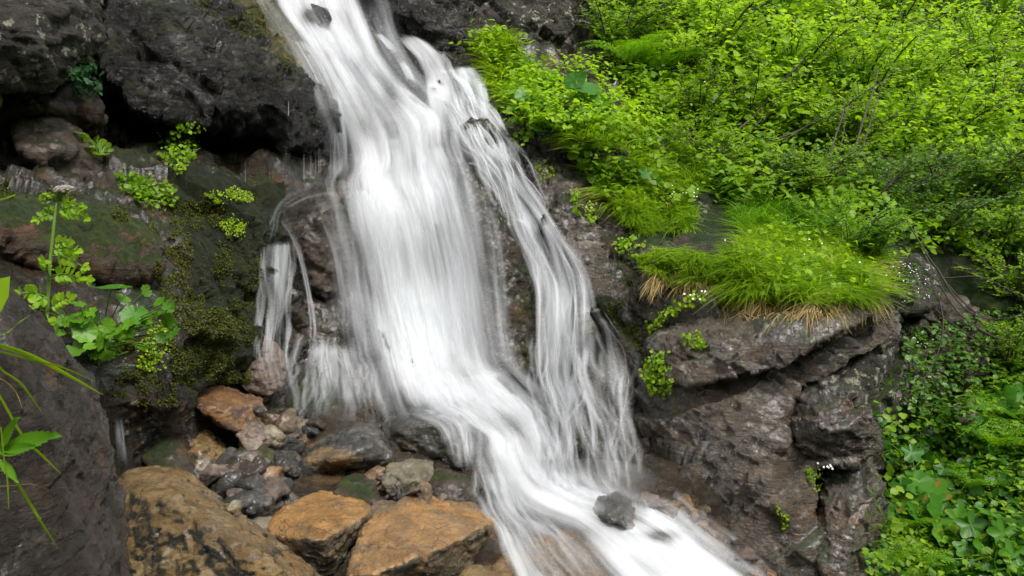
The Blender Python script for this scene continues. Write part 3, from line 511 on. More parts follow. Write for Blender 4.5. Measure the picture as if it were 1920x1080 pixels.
rock('boulder', 'long dark mossy rib of rock between the main fall and right cascade', 'rock', [(862,312,6.75),(885,302,6.85),(915,330,6.8),(945,390,6.65),(985,440,6.5),(1002,520,6.35),(1005,640,6.1),(1000,720,5.95),(960,730,5.9),(930,690,5.95),(915,560,6.15),(890,440,6.35),(872,360,6.5),(940,520,6.1),(960,640,5.95)], 0.8, 'cliff', FG, vox=0.014, a=(0.06, 0.03, 0.015), s=(3, 9))
rock('boulder', 'dark brown block with mossy top edge at the right of the cascade', 'rock', [(958,262,7.0),(1000,254,7.1),(1050,252,7.1),(1062,275,6.95),(1058,305,6.8),(1010,318,6.75),(970,300,6.8),(1000,280,6.75)], 0.6, 'brown', FG, vox=0.014, a=(0.04, 0.02, 0.01), s=(4, 10))
rock('boulder', 'small flat dark rock under the grassy clump at the top', 'rock', [(916,196,7.5),(950,190,7.6),(980,196,7.6),(984,210,7.5),(950,216,7.35),(920,210,7.4)], 0.4, 'black', FG, vox=0.014, a=(0.02, 0.01, 0.01), s=(4, 10))
rock('boulder', 'dark rock poking through the thin water above the brown block', 'rock', [(905,235,7.35),(925,222,7.45),(950,240,7.4),(955,262,7.25),(930,268,7.15),(908,255,7.2)], 0.4, 'black', FG, vox=0.012, a=(0.03, 0.015, 0.01), s=(4, 10))
rock('boulder', 'dark rock parting the upper fall into two streams', 'rock', [(700,85,8.2),(720,72,8.3),(765,92,8.2),(795,130,7.95),(790,160,7.75),(765,165,7.65),(735,130,7.8),(750,110,7.75)], 0.6, 'black', FG, vox=0.014, a=(0.04, 0.02, 0.01), s=(4, 10))
rock('boulder', 'small dark rock poking out of the white water at the very top', 'rock', [(560,22,8.00),(580,12,8.10),(610,20,8.10),(622,38,7.95),(600,46,7.80),(572,38,7.85)], 0.4, 'black', FG, vox=0.014, a=(0.03, 0.015, 0.01), s=(4, 10), solid=False)
rock('boulder', 'dark rock with thin water sheets at the right of the upper fall', 'rock', [(800,120,8.12),(840,110,8.22),(880,150,8.07),(905,200,7.82),(900,250,7.52),(870,290,7.22),(830,300,7.12),(815,240,7.27),(810,170,7.62),(850,200,7.52)], 0.7, 'black', FG, vox=0.014, a=(0.06, 0.03, 0.015), s=(3, 9))
rock('boulder', 'deep brown overhanging rock above the right side of the upper fall', 'boulder', [(690,-80,8.6),(860,-80,8.8),(870,10,8.6),(885,60,8.5),(872,108,8.4),(830,95,8.3),(760,72,8.35),(700,50,8.5),(680,-10,8.6),(800,30,8.2)], 1.0, 'black', FG, vox=0.02, a=(0.08, 0.04, 0.02), s=(2.5, 7))
rock('boulder', 'grey lichen speckled rock wall behind the leafy plants at the top', 'rock', [(865,-80,9.0),(1100,-80,9.4),(1115,60,9.1),(1085,150,8.7),(1000,165,8.4),(930,110,8.3),(885,80,8.4),(880,20,8.6),(960,40,8.4),(1040,60,8.6)], 1.0, 'lichen', FG, vox=0.02, a=(0.10, 0.05, 0.02), s=(2.5, 7))
rock('boulder', 'sloping dark rock face between right cascade and grass slope', 'rock', [(1000,310,6.75),(1060,290,6.85),(1110,350,6.75),(1150,420,6.55),(1180,500,6.3),(1190,560,6.0),(1130,560,5.95),(1080,470,6.2),(1020,380,6.5),(1090,420,6.3)], 0.8, 'outcrop', FG, vox=0.014, a=(0.07, 0.035, 0.015), s=(3, 9))
rock('boulder', 'dark shoulder of rock splitting the right cascade near its foot', 'rock', [(1085,590,6.0),(1130,570,6.05),(1180,600,5.85),(1205,680,5.6),(1215,800,5.35),(1210,920,5.1),(1160,925,5.1),(1080,900,5.2),(1060,800,5.4),(1050,740,5.6),(1080,660,5.75),(1130,760,5.35)], 0.8, 'cliff', FG, vox=0.014, a=(0.07, 0.03, 0.015), s=(3, 9))
rock('boulder', 'mossy hump beside the arc of water near the middle of the right cascade', 'rock', [(1110,545,6.0),(1140,535,6.1),(1190,560,5.9),(1212,610,5.7),(1210,680,5.55),(1180,660,5.6),(1150,600,5.75)], 0.5, 'mosscushion', FG, vox=0.014, a=(0.04, 0.02, 0.015), s=(3, 9))
# right outcrop: bedded slabs of one rock mass
oc = empty('rock_outcrop', at(1450, 1000, 5.2), 'big bedded rock outcrop right of the stream with a grassy ledge on top', 'rock outcrop')
def oslab(label, pts, thick, mat='outcrop', **kw):
    o = rock_obj('slab', [with_back(pts, thick, kw.pop('shrink', 0.85))], mat, parent=oc, **kw); o['label'] = label
oslab('top slab under the grass', [(1325,592,5.28),(1420,572,5.28),(1560,560,5.08),(1625,545,5.03),(1655,560,4.93),(1648,588,4.78),(1590,612,4.68),(1520,648,4.63),(1460,690,4.68),(1380,705,4.78),(1290,720,4.93),(1225,690,5.18),(1215,640,5.33),(1270,610,5.33),(1450,620,4.78),(1350,640,4.88)], 1.0, vox=0.011, a=(0.022, 0.011, 0.006), cr=1.0, smooth=1, bed=0.07, s=(3.5, 10))
oslab('second slab sloping down to the left', [(1655,575,5.05),(1680,590,5.05),(1678,625,4.95),(1620,665,4.85),(1500,730,4.85),(1440,740,4.95),(1440,690,5.00),(1560,625,4.90)], 1.0, vox=0.011, a=(0.022, 0.011, 0.006), cr=1.0, smooth=1, bed=0.07, s=(3.5, 10), shrink=0.9)
oslab('upper right face flecked with lichen', [(1500,700,4.95),(1600,660,4.95),(1690,630,5.2),(1715,690,5.3),(1690,740,5.1),(1662,790,4.95),(1640,810,4.85),(1600,770,4.7),(1540,760,4.75),(1505,740,4.85)], 0.9, 'lichen', vox=0.012, a=(0.022, 0.011, 0.006), cr=1.0, smooth=1, bed=0.07, s=(3, 9))
oslab('protruding block with bright broken face', [(1495,740,4.73),(1560,710,4.68),(1600,735,4.55),(1650,815,4.53),(1645,835,4.53),(1600,860,4.53),(1545,872,4.58),(1505,875,4.63),(1495,820,4.61),(1560,790,4.43)], 0.9, vox=0.010, a=(0.022, 0.011, 0.006), cr=1.0, smooth=1, bed=0.07, s=(4, 11))
oslab('broad dark lower face beside the stream', [(1205,700,5.31),(1300,705,5.06),(1420,690,4.91),(1500,720,4.81),(1505,870,4.71),(1530,960,4.56),(1540,1100,4.36),(1400,1120,4.51),(1345,1020,4.76),(1300,960,4.96),(1200,900,5.26),(1190,800,5.36),(1380,800,4.76),(1440,900,4.56)], 1.0, vox=0.012, a=(0.022, 0.011, 0.006), cr=1.0, smooth=1, bed=0.07, s=(2.6, 9))
oslab('lower right shield of grey rock', [(1545,880,4.70),(1620,858,4.70),(1645,900,4.70),(1655,960,4.60),(1630,1030,4.50),(1600,1090,4.40),(1570,1150,4.25),(1540,1100,4.30),(1545,980,4.45),(1600,950,4.40)], 0.9, vox=0.010, a=(0.022, 0.011, 0.006), cr=1.0, smooth=1, bed=0.07, s=(4, 12))
oslab('brown recessed wedge between the lower faces', [(1440,880,4.86),(1520,870,4.83),(1560,950,4.73),(1570,1040,4.63),(1545,1120,4.48),(1450,1120,4.48),(1470,1000,4.56),(1500,930,4.66)], 0.8, 'slab', vox=0.012, a=(0.022, 0.011, 0.006), cr=1.0, smooth=1, bed=0.07, s=(3.5, 10))
oslab('ledge end above the mossy hump', [(1130,560,6.1),(1220,540,6.0),(1330,560,5.6),(1340,600,5.4),(1280,650,5.35),(1215,690,5.5),(1200,620,5.65),(1250,590,5.5)], 0.9, vox=0.013, a=(0.022, 0.011, 0.006), cr=1.0, smooth=1, bed=0.07, s=(3.5, 10))
rock('boulder', 'lichen speckled rock jutting out right of the grassy ledge', 'boulder', [(1672,560,5.6),(1685,500,5.9),(1715,480,6.0),(1748,510,5.95),(1758,545,5.8),(1752,572,5.65),(1720,586,5.5),(1690,585,5.5),(1710,540,5.5)], 0.6, 'lichen', 'rocks of the right slope', vox=0.012, a=(0.03, 0.02, 0.01), s=(4, 10))
rock('boulder', 'dark rock wall in the hollow behind the bare roots', 'rock', [(1640,600,6.3),(1760,560,6.6),(1850,600,6.9),(1840,700,6.7),(1740,740,6.3),(1680,760,6.0),(1660,680,6.0)], 0.8, 'brown', 'rocks of the right slope', vox=0.02, a=(0.08, 0.04, 0.02), s=(3, 8))
rock('boulder', 'small grey stone half sunk in the greenery at the right', 'stone', [(1784,770,5.9),(1795,756,6.0),(1828,758,6.0),(1822,785,5.85),(1800,795,5.8)], 0.3, 'pink', 'rocks of the right slope', vox=0.012, a=(0.015, 0.01, 0.006), s=(5, 12))
rock('boulder', 'sunlit mossy rock behind the upper grass slope', 'rock', [(1290,290,7.6),(1330,280,7.8),(1400,320,7.7),(1420,350,7.5),(1380,370,7.3),(1310,340,7.3)], 0.5, 'tan', 'rocks of the right slope', vox=0.018, a=(0.05, 0.025, 0.015), s=(3, 8))
rock('boulder', 'brown weathered rock between the two grassy patches', 'rock', [(1270,370,6.9),(1300,345,7.0),(1345,380,6.9),(1358,440,6.6),(1340,500,6.2),(1290,500,6.1),(1250,450,6.3),(1310,430,6.3)], 0.6, 'brown', 'rocks of the right slope', vox=0.015, a=(0.05, 0.03, 0.015), s=(3.5, 9))
# mossy mounds of the left bank
MG = 'moss mounds on the left bank'
for pts, lb in (([(340,400,5.1),(370,375,5.2),(430,368,5.3),(478,385,5.35),(490,430,5.25),(475,540,5.1),(430,560,5.0),(350,545,4.8),(330,470,4.85),(410,450,4.95)], 'upper dark moss mound below the black boulder'),
                ([(340,560,4.8),(440,555,5.0),(474,600,5.05),(470,660,4.95),(440,710,4.85),(370,715,4.65),(330,640,4.6),(400,630,4.7)], 'lower dark moss mound behind the pinkish stone'),
                ([(215,660,4.0),(260,620,4.15),(315,640,4.2),(318,700,4.1),(280,722,4.0),(225,700,3.95)], 'moss mound under the broad leaved plant')):
    rock('moss_mound', lb, 'moss', pts, 0.5, 'mosscushion', MG, vox=0.014, a=(0.04, 0.03, 0.025), s=(4, 12), strata=1.0)

# ---------------------------------------------------------------- solid surface look-up
def solid_tree():
    Vs, Fl, n = [], [], 0
    for V, F in SOLID:
        Vs.append(V); F = F[:, :3] if F.shape[1] == 3 else np.concatenate([F[:, [0, 1, 2]], F[:, [0, 2, 3]]]); Fl.append(F + n); n += len(V)
    return BVHTree.FromPolygons(np.concatenate(Vs).tolist(), np.concatenate(Fl).tolist())
TREE = solid_tree(); CV = Vector(CAM)
def hit(u, v):
    r = Vector(at(u, v, 1.0) - CAM).normalized(); p, n, i, dd = TREE.ray_cast(CV, r)
    if p is None: return Vector(at(u, v, 8)), Vector((0, -1, 0)), 8.0
    if n.dot(r) > 0: n = -n
    return p, n, (np.array(p) - CAM) @ FW
def scatter_px(poly, n, rnd):
    P = np.array(poly, float); lo, hi = P.min(0), P.max(0); out = []
    while len(out) < n:
        x, y = rnd.uniform(lo[0], hi[0]), rnd.uniform(lo[1], hi[1]); c = False; j = len(P) - 1
        for i in range(len(P)):
            if (P[i, 1] > y) != (P[j, 1] > y) and x < (P[j, 0] - P[i, 0]) * (y - P[i, 1]) / (P[j, 1] - P[i, 1]) + P[i, 0]: c = not c
            j = i
        if c: out.append((x, y))
    return out

# loose small stones of the bed: each a thing
prot = []
for k, mt in enumerate(('tan', 'grey', 'brown', 'pale', 'pink', 'tan', 'brown', 'grey')):
    rn = np.random.default_rng(k + 40); q = rn.normal(size=(13, 3)); q /= np.linalg.norm(q, axis=1)[:, None]; q *= np.array([1, 0.8, 0.6]) * 0.5
    V, N, Fs = remesh([q], 0.035, 1); V = V + N * (0.05 * facet(V * 4, k) + 0.02 * fbm(V * 9, k, 4))[:, None]
    prot.append((mk_mesh('pebble', V, Fs, smooth=True), mt))
MATW = {'tan': 'tan', 'grey': 'grey', 'rust': 'orange', 'pale': 'pale', 'pink': 'pinkish brown', 'brown': 'dark brown', 'gold': 'golden'}
def pebbles(poly, n, smin, smax, where, grp, seed):
    rn = random.Random(seed)
    for x, y in scatter_px(poly, n, rn):
        p, nn, d = hit(x, y); k = rn.randrange(len(prot)); me, mt = prot[k]; s = rn.uniform(smin, smax)
        o = link('pebble', me, M[mt]); o.location = p + Vector((0, 0, s * 0.1)); o.scale = (s, s, s)
        o.rotation_euler = (rn.uniform(-.5, .5), rn.uniform(-.5, .5), rn.uniform(0, 6.28))
        tag(o, 'small %s pebble lying %s' % (MATW[mt], where), 'pebble', 'small %s pebbles %s' % (MATW[mt], where))
pebbles([(395,905),(440,850),(520,800),(580,800),(550,850),(545,925),(510,960),(440,965)], 60, 0.08, 0.26, 'in the wet gravel left of the grey wedge boulder', 'g', 1)
pebbles([(480,770),(570,775),(600,800),(570,830),(520,830)], 30, 0.07, 0.17, 'below the left trickle', 'g', 2)
pebbles([(700,890),(800,930),(880,945),(780,932),(720,945)], 30, 0.06, 0.16, 'between the pale block and the widest orange boulder', 'g', 3)
pebbles([(240,745),(330,800),(270,860),(230,860)], 16, 0.03, 0.07, 'on the muddy bank above the golden boulder', 'g', 4)
pebbles([(1200,930),(1300,950),(1400,1040),(1440,1075),(1340,1050),(1230,985)], 30, 0.06, 0.2, 'in the shallow water at the foot of the outcrop', 'g', 5)

# ---------------------------------------------------------------- water
def resample(pts, n):
    pts = np.array(pts, float); m = len(pts); t = np.linspace(0, m - 1, n); i = np.minimum(t.astype(int), m - 2); f = (t - i)[:, None]
    p0 = pts[np.maximum(i - 1, 0)]; p1 = pts[i]; p2 = pts[i + 1]; p3 = pts[np.minimum(i + 2, m - 1)]
    return 0.5 * (2 * p1 + (p2 - p0) * f + (2 * p0 - 5 * p1 + 4 * p2 - p3) * f * f + (3 * p1 - p0 - 3 * p2 + p3) * f ** 3)
def blur2(A, r, it=2):
    for _ in range(it):
        for ax in (0, 1):
            k = min(r, A.shape[ax] // 2 - 1)
            if k < 1: continue
            B = np.pad(A, [(k, k) if i == ax else (0, 0) for i in (0, 1)], 'edge'); c = np.cumsum(B, axis=ax); z = np.zeros_like(np.take(c, [0], ax)); c = np.concatenate([z, c], ax)
            n = A.shape[ax]; A = (np.take(c, np.arange(2 * k + 1, 2 * k + 1 + n), ax) - np.take(c, np.arange(0, n), ax)) / (2 * k + 1)
    return A
def sheet(name, stations, mat, dens=0.7, off=0.05, nx=None, ny=None, holes=(), boosts=(), edge=0.3, ends=(0.12, 0.2), drape=6, cover=0.5, parent=None, wob=0.0, kind=True, ripple=0.02):
    """stations: (uL,vL,uR,vR) from the top down; the sheet drapes over the rock it flows on"""
    st = np.array(stations, float)
    L = resample(st[:, :2], 4 * len(st)); wpx = np.abs(st[:, 2] - st[:, 0]).mean(); lpx = np.linalg.norm(np.diff(st[:, :2] / 2 + st[:, 2:] / 2, axis=0), axis=1).sum()
    nx = nx or int(np.clip(wpx / 4, 5, 90)); ny = ny or int(np.clip(lpx / 4.5, 10, 200))
    L = resample(st[:, :2], ny); R_ = resample(st[:, 2:], ny); x = np.linspace(0, 1, nx)
    U = L[:, 0:1] * (1 - x) + R_[:, 0:1] * x; Vv = L[:, 1:2] * (1 - x) + R_[:, 1:2] * x
    D = np.array([[hit(U[j, i], Vv[j, i])[2] for i in range(nx)] for j in range(ny)])
    m = D.copy()
    for _ in range(5):                                   # water rides over the bumps
        q = np.pad(m, 1, 'edge'); m = np.minimum.reduce([q[1:-1, 1:-1], q[:-2, 1:-1], q[2:, 1:-1], q[1:-1, :-2], q[1:-1, 2:]])
    D2 = blur2(D * (1 - cover) + m * cover, drape); D2 = D2 - off
    gap = ss(D - D2, -0.015, 0.06)
    P = atv(U.ravel(), Vv.ravel(), D2.ravel())
    Sx = np.linalg.norm(np.diff(P.reshape(ny, nx, 3), axis=1), axis=2).sum(1).mean()
    Sl = np.concatenate([[0], np.cumsum(np.linalg.norm(np.diff(P.reshape(ny, nx, 3)[:, nx // 2], axis=0), axis=1))])
    X_, Y_ = np.meshgrid(x * Sx, Sl)
    uv = np.stack([X_.ravel(), Y_.ravel()], 1)
    seed = abs(hash_str(name + str(len(bpy.data.objects)))) % 1000
    q = np.stack([uv[:, 0] * 14, uv[:, 1] * 1.2, np.full(len(uv), seed)], 1)
    P = P + (-FW)[None] * (ripple * fbm(q, seed, 3))[:, None]
    t = np.linspace(0, 1, ny)[:, None]
    e = ss(x, 0, edge)[None] * (1 - ss(x, 1 - edge, 1))[None] if edge > 0 else 1
    en = ss(t, 0, ends[0]) * (1 - ss(t, 1 - ends[1], 1)) if ends else 1
    de = (np.full((ny, nx), dens) if not callable(dens) else dens(x[None] + 0 * t, t + 0 * x[None]))
    for (cu, cv, ru, rv, a) in holes: de = de - a * np.exp(-(((U - cu) / ru) ** 2 + ((Vv - cv) / rv) ** 2))
    for (cu, cv, ru, rv, a) in boosts: de = de + a * np.exp(-(((U - cu) / ru) ** 2 + ((Vv - cv) / rv) ** 2))
    q2 = np.stack([uv[:, 0] * 3.0, uv[:, 1] * 1.1, np.full(len(uv), seed + 0.5)], 1); nz_ = fbm(q2, seed + 5, 3).reshape(ny, nx)
    de = np.clip(de + 0.30 * nz_, 0, 1.6) * np.clip(e * (1 + 0.9 * nz_), 0, 1) * en * gap
    I = np.arange(nx * ny).reshape(ny, nx); F = np.stack([I[:-1, :-1], I[1:, :-1], I[1:, 1:], I[:-1, 1:]], -1).reshape(-1, 4)
    sheet.g = (U, Vv, D2)
    o = link(name, mk_mesh(name, P, F, {'dens': de.ravel()}, uv, smooth=True), M[mat], parent)
    if parent is None and kind: o['kind'] = 'structure'
    return o
def hash_str(s):
    h = 7
    for c in s: h = (h * 31 + ord(c)) & 0xffffffff
    return h
def strands(name, n, w=(4, 12), dens=(.3, .8), wander=.10, off=(.0, .10), ln=(.3, 1.0), xr=(-.06, 1.06), tr=(0, 1), seed=0, freq=3.0, mat='strand', pw=1.0):
    """separate threads of white water that wander over the last sheet, join and part"""
    U, Vv, D = sheet.g; ny, nx = U.shape; rn = np.random.default_rng(seed); P = []; uv = []; de = []; Fl = []; K = 40; M5 = 5
    for k in range(n):
        l = rn.uniform(*ln); t0 = rn.uniform(tr[0] - l * .2, max(tr[1] - l * .8, tr[0])); t = np.clip(t0 + l * np.linspace(0, 1, K), 0, 1)
        x0 = xr[0] + (xr[1] - xr[0]) * (rn.random() if pw == 1 else (.5 + .5 * np.sign(rn.random() - .5) * rn.random() ** pw))
        q = np.stack([np.full(K, x0 * 5.0), t * freq, np.full(K, seed + 3.3)], 1); x = x0 + wander * (fbm(q, seed, 3) + .5 * vnoise(np.stack([np.full(K, k * 7.7), t * freq * 1.5, np.zeros(K)], 1), seed))
        fi = np.clip(x, 0, 1) * (nx - 1); fj = t * (ny - 1); i0 = np.minimum(fi.astype(int), nx - 2); j0 = np.minimum(fj.astype(int), ny - 2); a = fi - i0; b = fj - j0
        def S_(A): return A[j0, i0] * (1 - a) * (1 - b) + A[j0, i0 + 1] * a * (1 - b) + A[j0 + 1, i0] * (1 - a) * b + A[j0 + 1, i0 + 1] * a * b
        u = S_(U) + (x - np.clip(x, 0, 1)) * (U[j0, -1] - U[j0, 0]); v = S_(Vv); d = S_(D) - rn.uniform(*off)
        tang = np.stack([np.gradient(u), np.gradient(v)], 1); tang /= np.linalg.norm(tang, axis=1)[:, None] + 1e-6
        ww = rn.uniform(*w) * (0.5 + 0.7 * np.abs(vnoise(np.stack([t * 5, np.full(K, k * 3.1), np.zeros(K)], 1), seed))) ; dd = rn.uniform(*dens) * ss(np.linspace(0, 1, K), 0, .25) * (1 - ss(np.linspace(0, 1, K), .7, 1)); base = len(P) * 0 + sum(len(p) for p in P)
        side = np.linspace(-1, 1, M5); prof = np.array([0, .55, 1, .55, 0])
        uu_ = (u[:, None] - side * ww[:, None] * tang[:, 1:2]).ravel(); vv_ = (v[:, None] + side * ww[:, None] * tang[:, 0:1]).ravel(); P.append(atv(uu_, vv_, np.repeat(d, M5)))
        uv.append(np.stack([np.tile(side * .01, K) * ww.mean() / 5 + k * .37, np.repeat(t * ny * 4.5 / 230, M5)], 1)); de.append((dd[:, None] * prof).ravel())
        I = np.arange(K * M5).reshape(K, M5) + base; Fl.append(np.stack([I[:-1, :-1], I[1:, :-1], I[1:, 1:], I[:-1, 1:]], -1).reshape(-1, 4))
    o = link(name, mk_mesh(name, np.concatenate(P), np.concatenate(Fl), {'dens': np.concatenate(de)}, np.concatenate(uv), smooth=True), M[mat]); o['kind'] = 'structure'
MAIN = [(490,-60,660,-60),(505,0,688,10),(545,60,705,60),(585,125,735,120),(614,190,790,180),(634,250,832,215),(650,305,842,270),(652,345,866,320),(668,400,880,365),(688,480,900,450),(706,560,914,540),(722,640,925,630),(736,700,940,690),(745,750,985,740),(760,790,1015,790)]
sheet('waterfall', MAIN, 'water', dens=lambda x, t: 0.88 + 0 * x - 0.3 * ss(t, 0.9, 1.0), off=0.05, edge=0.16, ends=(0.001, 0.10), drape=6, cover=0.95,
      holes=[(590,30,24,16,1.0),(700,205,45,60,0.5),(690,480,18,90,0.35),(740,640,16,70,0.3),(860,640,22,60,0.25),(640,100,20,50,0.3),(745,150,26,44,0.6),(800,270,40,30,0.25),(830,480,30,60,0.15),(770,320,60,14,0.2),(640,560,50,120,0.25),(900,600,22,100,0.2)], boosts=[(760,380,90,60,0.3),(800,600,60,90,0.3),(870,590,40,50,0.3)])
sheet('waterfall', [(a - 8 if i < 7 else a - 30, b, c + 14, d) for i, (a, b, c, d) in enumerate(MAIN)], 'water2', dens=0.34, off=0.13, edge=0.25, ends=(0.001, 0.12), drape=7, cover=0.95,
      holes=[(590,30,30,20,0.6),(700,190,40,60,0.4)], boosts=[(790,620,60,120,0.5),(740,400,80,80,0.4),(640,230,30,60,0.3)])
strands('waterfall', 110, (10, 34), (.12, .4), .05, (0, .12), (.15, .5), (-.02, 1.02), seed=3)
strands('waterfall', 120, (7, 20), (.06, .26), .06, (0, .08), (.1, .35), (-.14, 1.12), seed=4, pw=.35)
sheet('waterfall', [(610,320,860,300),(615,360,880,340),(625,420,895,400),(640,520,915,500),(660,600,930,600),(690,690,945,690),(720,750,980,740)], 'veil', dens=0.28, off=0.20, edge=0.2, ends=(0.15, 0.2), drape=10, boosts=[(800,600,60,120,0.35)])
# upper right branch and the thin sheets over the dark rocks
sheet('waterfall', [(735,60,775,62),(752,85,808,80),(775,112,838,108),(790,150,858,148),(795,190,870,185),(800,235,872,225),(820,290,872,280),(835,325,880,315)], 'water', dens=0.72, off=0.05, edge=0.22, ends=(0.12, 0.1), boosts=[(820,180,34,30,0.4)])
sheet('waterfall', [(700,62,715,60),(715,80,735,78),(738,110,758,108),(755,140,778,140),(760,175,790,175)], 'veil', dens=0.55, off=0.04, edge=0.25)
sheet('waterfall', [(812,125,900,120),(835,160,915,155),(845,205,925,200),(850,260,925,250),(860,310,930,290)], 'veil', dens=0.30, off=0.04, edge=0.15, ends=(0.1, 0.15), boosts=[(870,170,14,60,0.4),(905,190,8,60,0.5)])
sheet('waterfall', [(815,95,826,93),(832,115,845,112),(842,140,858,138),(862,160,880,155),(878,190,895,185),(890,230,905,225),(892,262,915,260)], 'veil', dens=0.7, off=0.04, edge=0.25)
sheet('waterfall', [(885,135,905,132),(890,165,912,162),(905,195,922,192),(922,215,938,212),(938,240,948,238),(950,258,962,255)], 'veil', dens=0.62, off=0.04, edge=0.25)
# right cascade
RC = [(888,268,965,262),(892,300,972,290),(905,330,985,322),(935,365,1005,355),(955,400,1035,400),(965,440,1062,440),(985,490,1085,485),(998,540,1102,530),(1000,600,1108,580),(1000,660,1106,650),(1000,705,1102,700),(1018,750,1118,745),(1030,800,1150,790),(1042,860,1175,850),(1050,915,1190,905)]
sheet('side_cascade', RC, 'veil', dens=0.34, off=0.05, edge=0.35, ends=(0.03, 0.06), drape=4, boosts=[(940,280,30,14,0.5),(1000,420,30,50,0.35),(1040,600,25,80,0.3),(1075,740,40,20,0.25)], holes=[(945,420,16,60,0.5),(1100,790,40,40,0.25),(1075,870,50,50,0.2)])
strands('side_cascade', 110, (4, 13), (.18, .6), .20, (0, .08), (.2, .6), (0, 1), seed=11, freq=4)
sheet('side_cascade', [(935,275,962,265),(955,300,985,292),(965,345,1005,335),(985,385,1018,378),(1000,430,1042,425),(1018,475,1062,465),(1030,530,1085,520),(1030,590,1070,580),(1035,650,1060,645),(1040,700,1075,695)], 'water2', dens=0.40, off=0.09, edge=0.35, ends=(0.05, 0.15))
sheet('side_cascade', [(868,308,880,300),(890,312,905,305),(915,335,925,328),(935,365,945,360),(950,395,960,392)], 'veil', dens=0.37, off=0.04, edge=0.35)
sheet('side_cascade', [(955,408,965,402),(980,425,995,415),(998,460,1012,455),(1004,520,1018,515),(1004,580,1022,578),(1003,640,1020,640),(1003,690,1020,690)], 'water2', dens=0.37, off=0.08, edge=0.35)
sheet('side_cascade', [(1072,578,1080,568),(1095,586,1110,574),(1118,600,1140,586),(1128,630,1155,612),(1130,670,1168,650),(1130,720,1185,700),(1140,780,1192,770),(1150,850,1196,850),(1160,925,1200,925)], 'veil', dens=0.37, off=0.05, edge=0.35, holes=[(1165,830,30,60,0.25)])
sheet('side_cascade', [(1040,690,1060,688),(1030,715,1085,710),(1020,750,1105,740),(1015,800,1110,790),(1015,860,1110,860),(1030,925,1120,925)], 'veil', dens=0.26, off=0.10, edge=0.35, ends=(0.1,0.1))
sheet('side_cascade', [(1072,620,1085,618),(1075,660,1092,658),(1080,710,1100,706),(1095,760,1118,752),(1105,820,1125,815),(1100,900,1130,905)], 'water2', dens=0.30, off=0.11, edge=0.35)
sheet('side_cascade', [(1000,600,1130,590),(1000,680,1180,670),(1005,760,1195,750),(1015,840,1200,840),(1030,930,1205,925)], 'veil', dens=0.31, off=0.16, edge=0.3, ends=(0.3, 0.25), drape=9)
strands('side_cascade', 70, (4, 12), (.12, .42), .18, (-.05, .06), (.25, .8), (0, 1), seed=12, freq=3)
sheet('side_cascade', [(820,180,900,175),(850,230,930,225),(870,280,960,270),(900,330,1000,320),(930,400,1040,390)], 'veil', dens=0.28, off=0.10, edge=0.3, ends=(0.3, 0.3), drape=9)
strands('side_cascade', 70, (2, 7), (.3, .9), .18, (-.05, .05), (.25, .8), (0, 1), seed=13, freq=3)
# the stream below
ST = [(735,705,955,690),(760,745,1000,725),(820,775,1030,765),(893,815,1045,810),(900,850,1060,850),(915,890,1080,885),(940,930,1110,910),(975,960,1160,925),(1030,985,1235,950),(1075,1020,1300,985),(1110,1060,1345,1025),(1150,1105,1410,1070),(1200,1170,1490,1130)]
sheet('stream', ST, 'water', dens=0.86, off=0.08, edge=0.22, ends=(0.05, 0.001), drape=8, cover=0.95, holes=[(1158,965,40,26,1.0),(960,800,40,26,0.35),(1235,1005,40,14,0.8),(1085,1000,30,14,0.3),(1000,760,30,30,0.2)], boosts=[(950,850,40,40,0.4),(1050,930,40,25,0.4),(1180,1040,60,40,0.4),(1290,1060,60,30,0.2)])
strands('stream', 90, (10, 34), (.12, .4), .08, (0, .10), (.15, .5), (-.04, 1.04), seed=21)
strands('stream', 90, (8, 22), (.06, .24), .08, (0, .06), (.1, .3), (-.12, 1.1), seed=22, pw=.3)
sheet('stream', [(735,700,960,700),(790,740,1010,735),(870,770,1060,790),(920,800,1075,840),(955,850,1085,890),(985,900,1100,920),(1040,950,1140,950)], 'veil', dens=0.55, off=0.14, edge=0.2, ends=(0.1, 0.2), drape=9)
sheet('stream', [(755,775,800,755),(775,785,850,758),(815,800,892,785),(835,830,900,815),(845,860,900,850),(855,885,905,880)], 'veil', dens=0.42, off=0.03, edge=0.35, ends=(0.2, 0.3), drape=3)
strands('stream', 40, (3, 10), (.15, .5), .10, (0, .03), (.4, .9), (0, 1), seed=24)
sheet('stream', [(885,870,960,860),(890,910,990,910),(905,950,1010,960),(925,990,1050,995),(940,1040,1090,1040),(960,1100,1150,1100)], 'veil', dens=0.42, off=0.05, edge=0.25, ends=(0.15, 0.05), drape=5)
strands('stream', 50, (4, 12), (.15, .5), .12, (0, .05), (.3, .8), (0, 1), seed=23)
sheet('stream', [(1040,925,1120,918),(1060,940,1135,925),(1100,950,1200,935)], 'veil', dens=0.6, off=0.05, edge=0.2, ends=(0.2, 0.2))
sheet('stream', [(1185,935,1260,925),(1185,955,1300,950),(1190,985,1340,980),(1230,1015,1390,1015),(1290,1055,1430,1050),(1340,1100,1500,1095)], 'veil', dens=0.34, off=0.06, edge=0.4, ends=(0.2, 0.001), drape=12, cover=0.6, boosts=[(1215,960,30,25,0.7)])
strands('stream', 45, (4, 14), (.12, .45), .12, (0, .03), (.2, .6), (0, 1), seed=25)
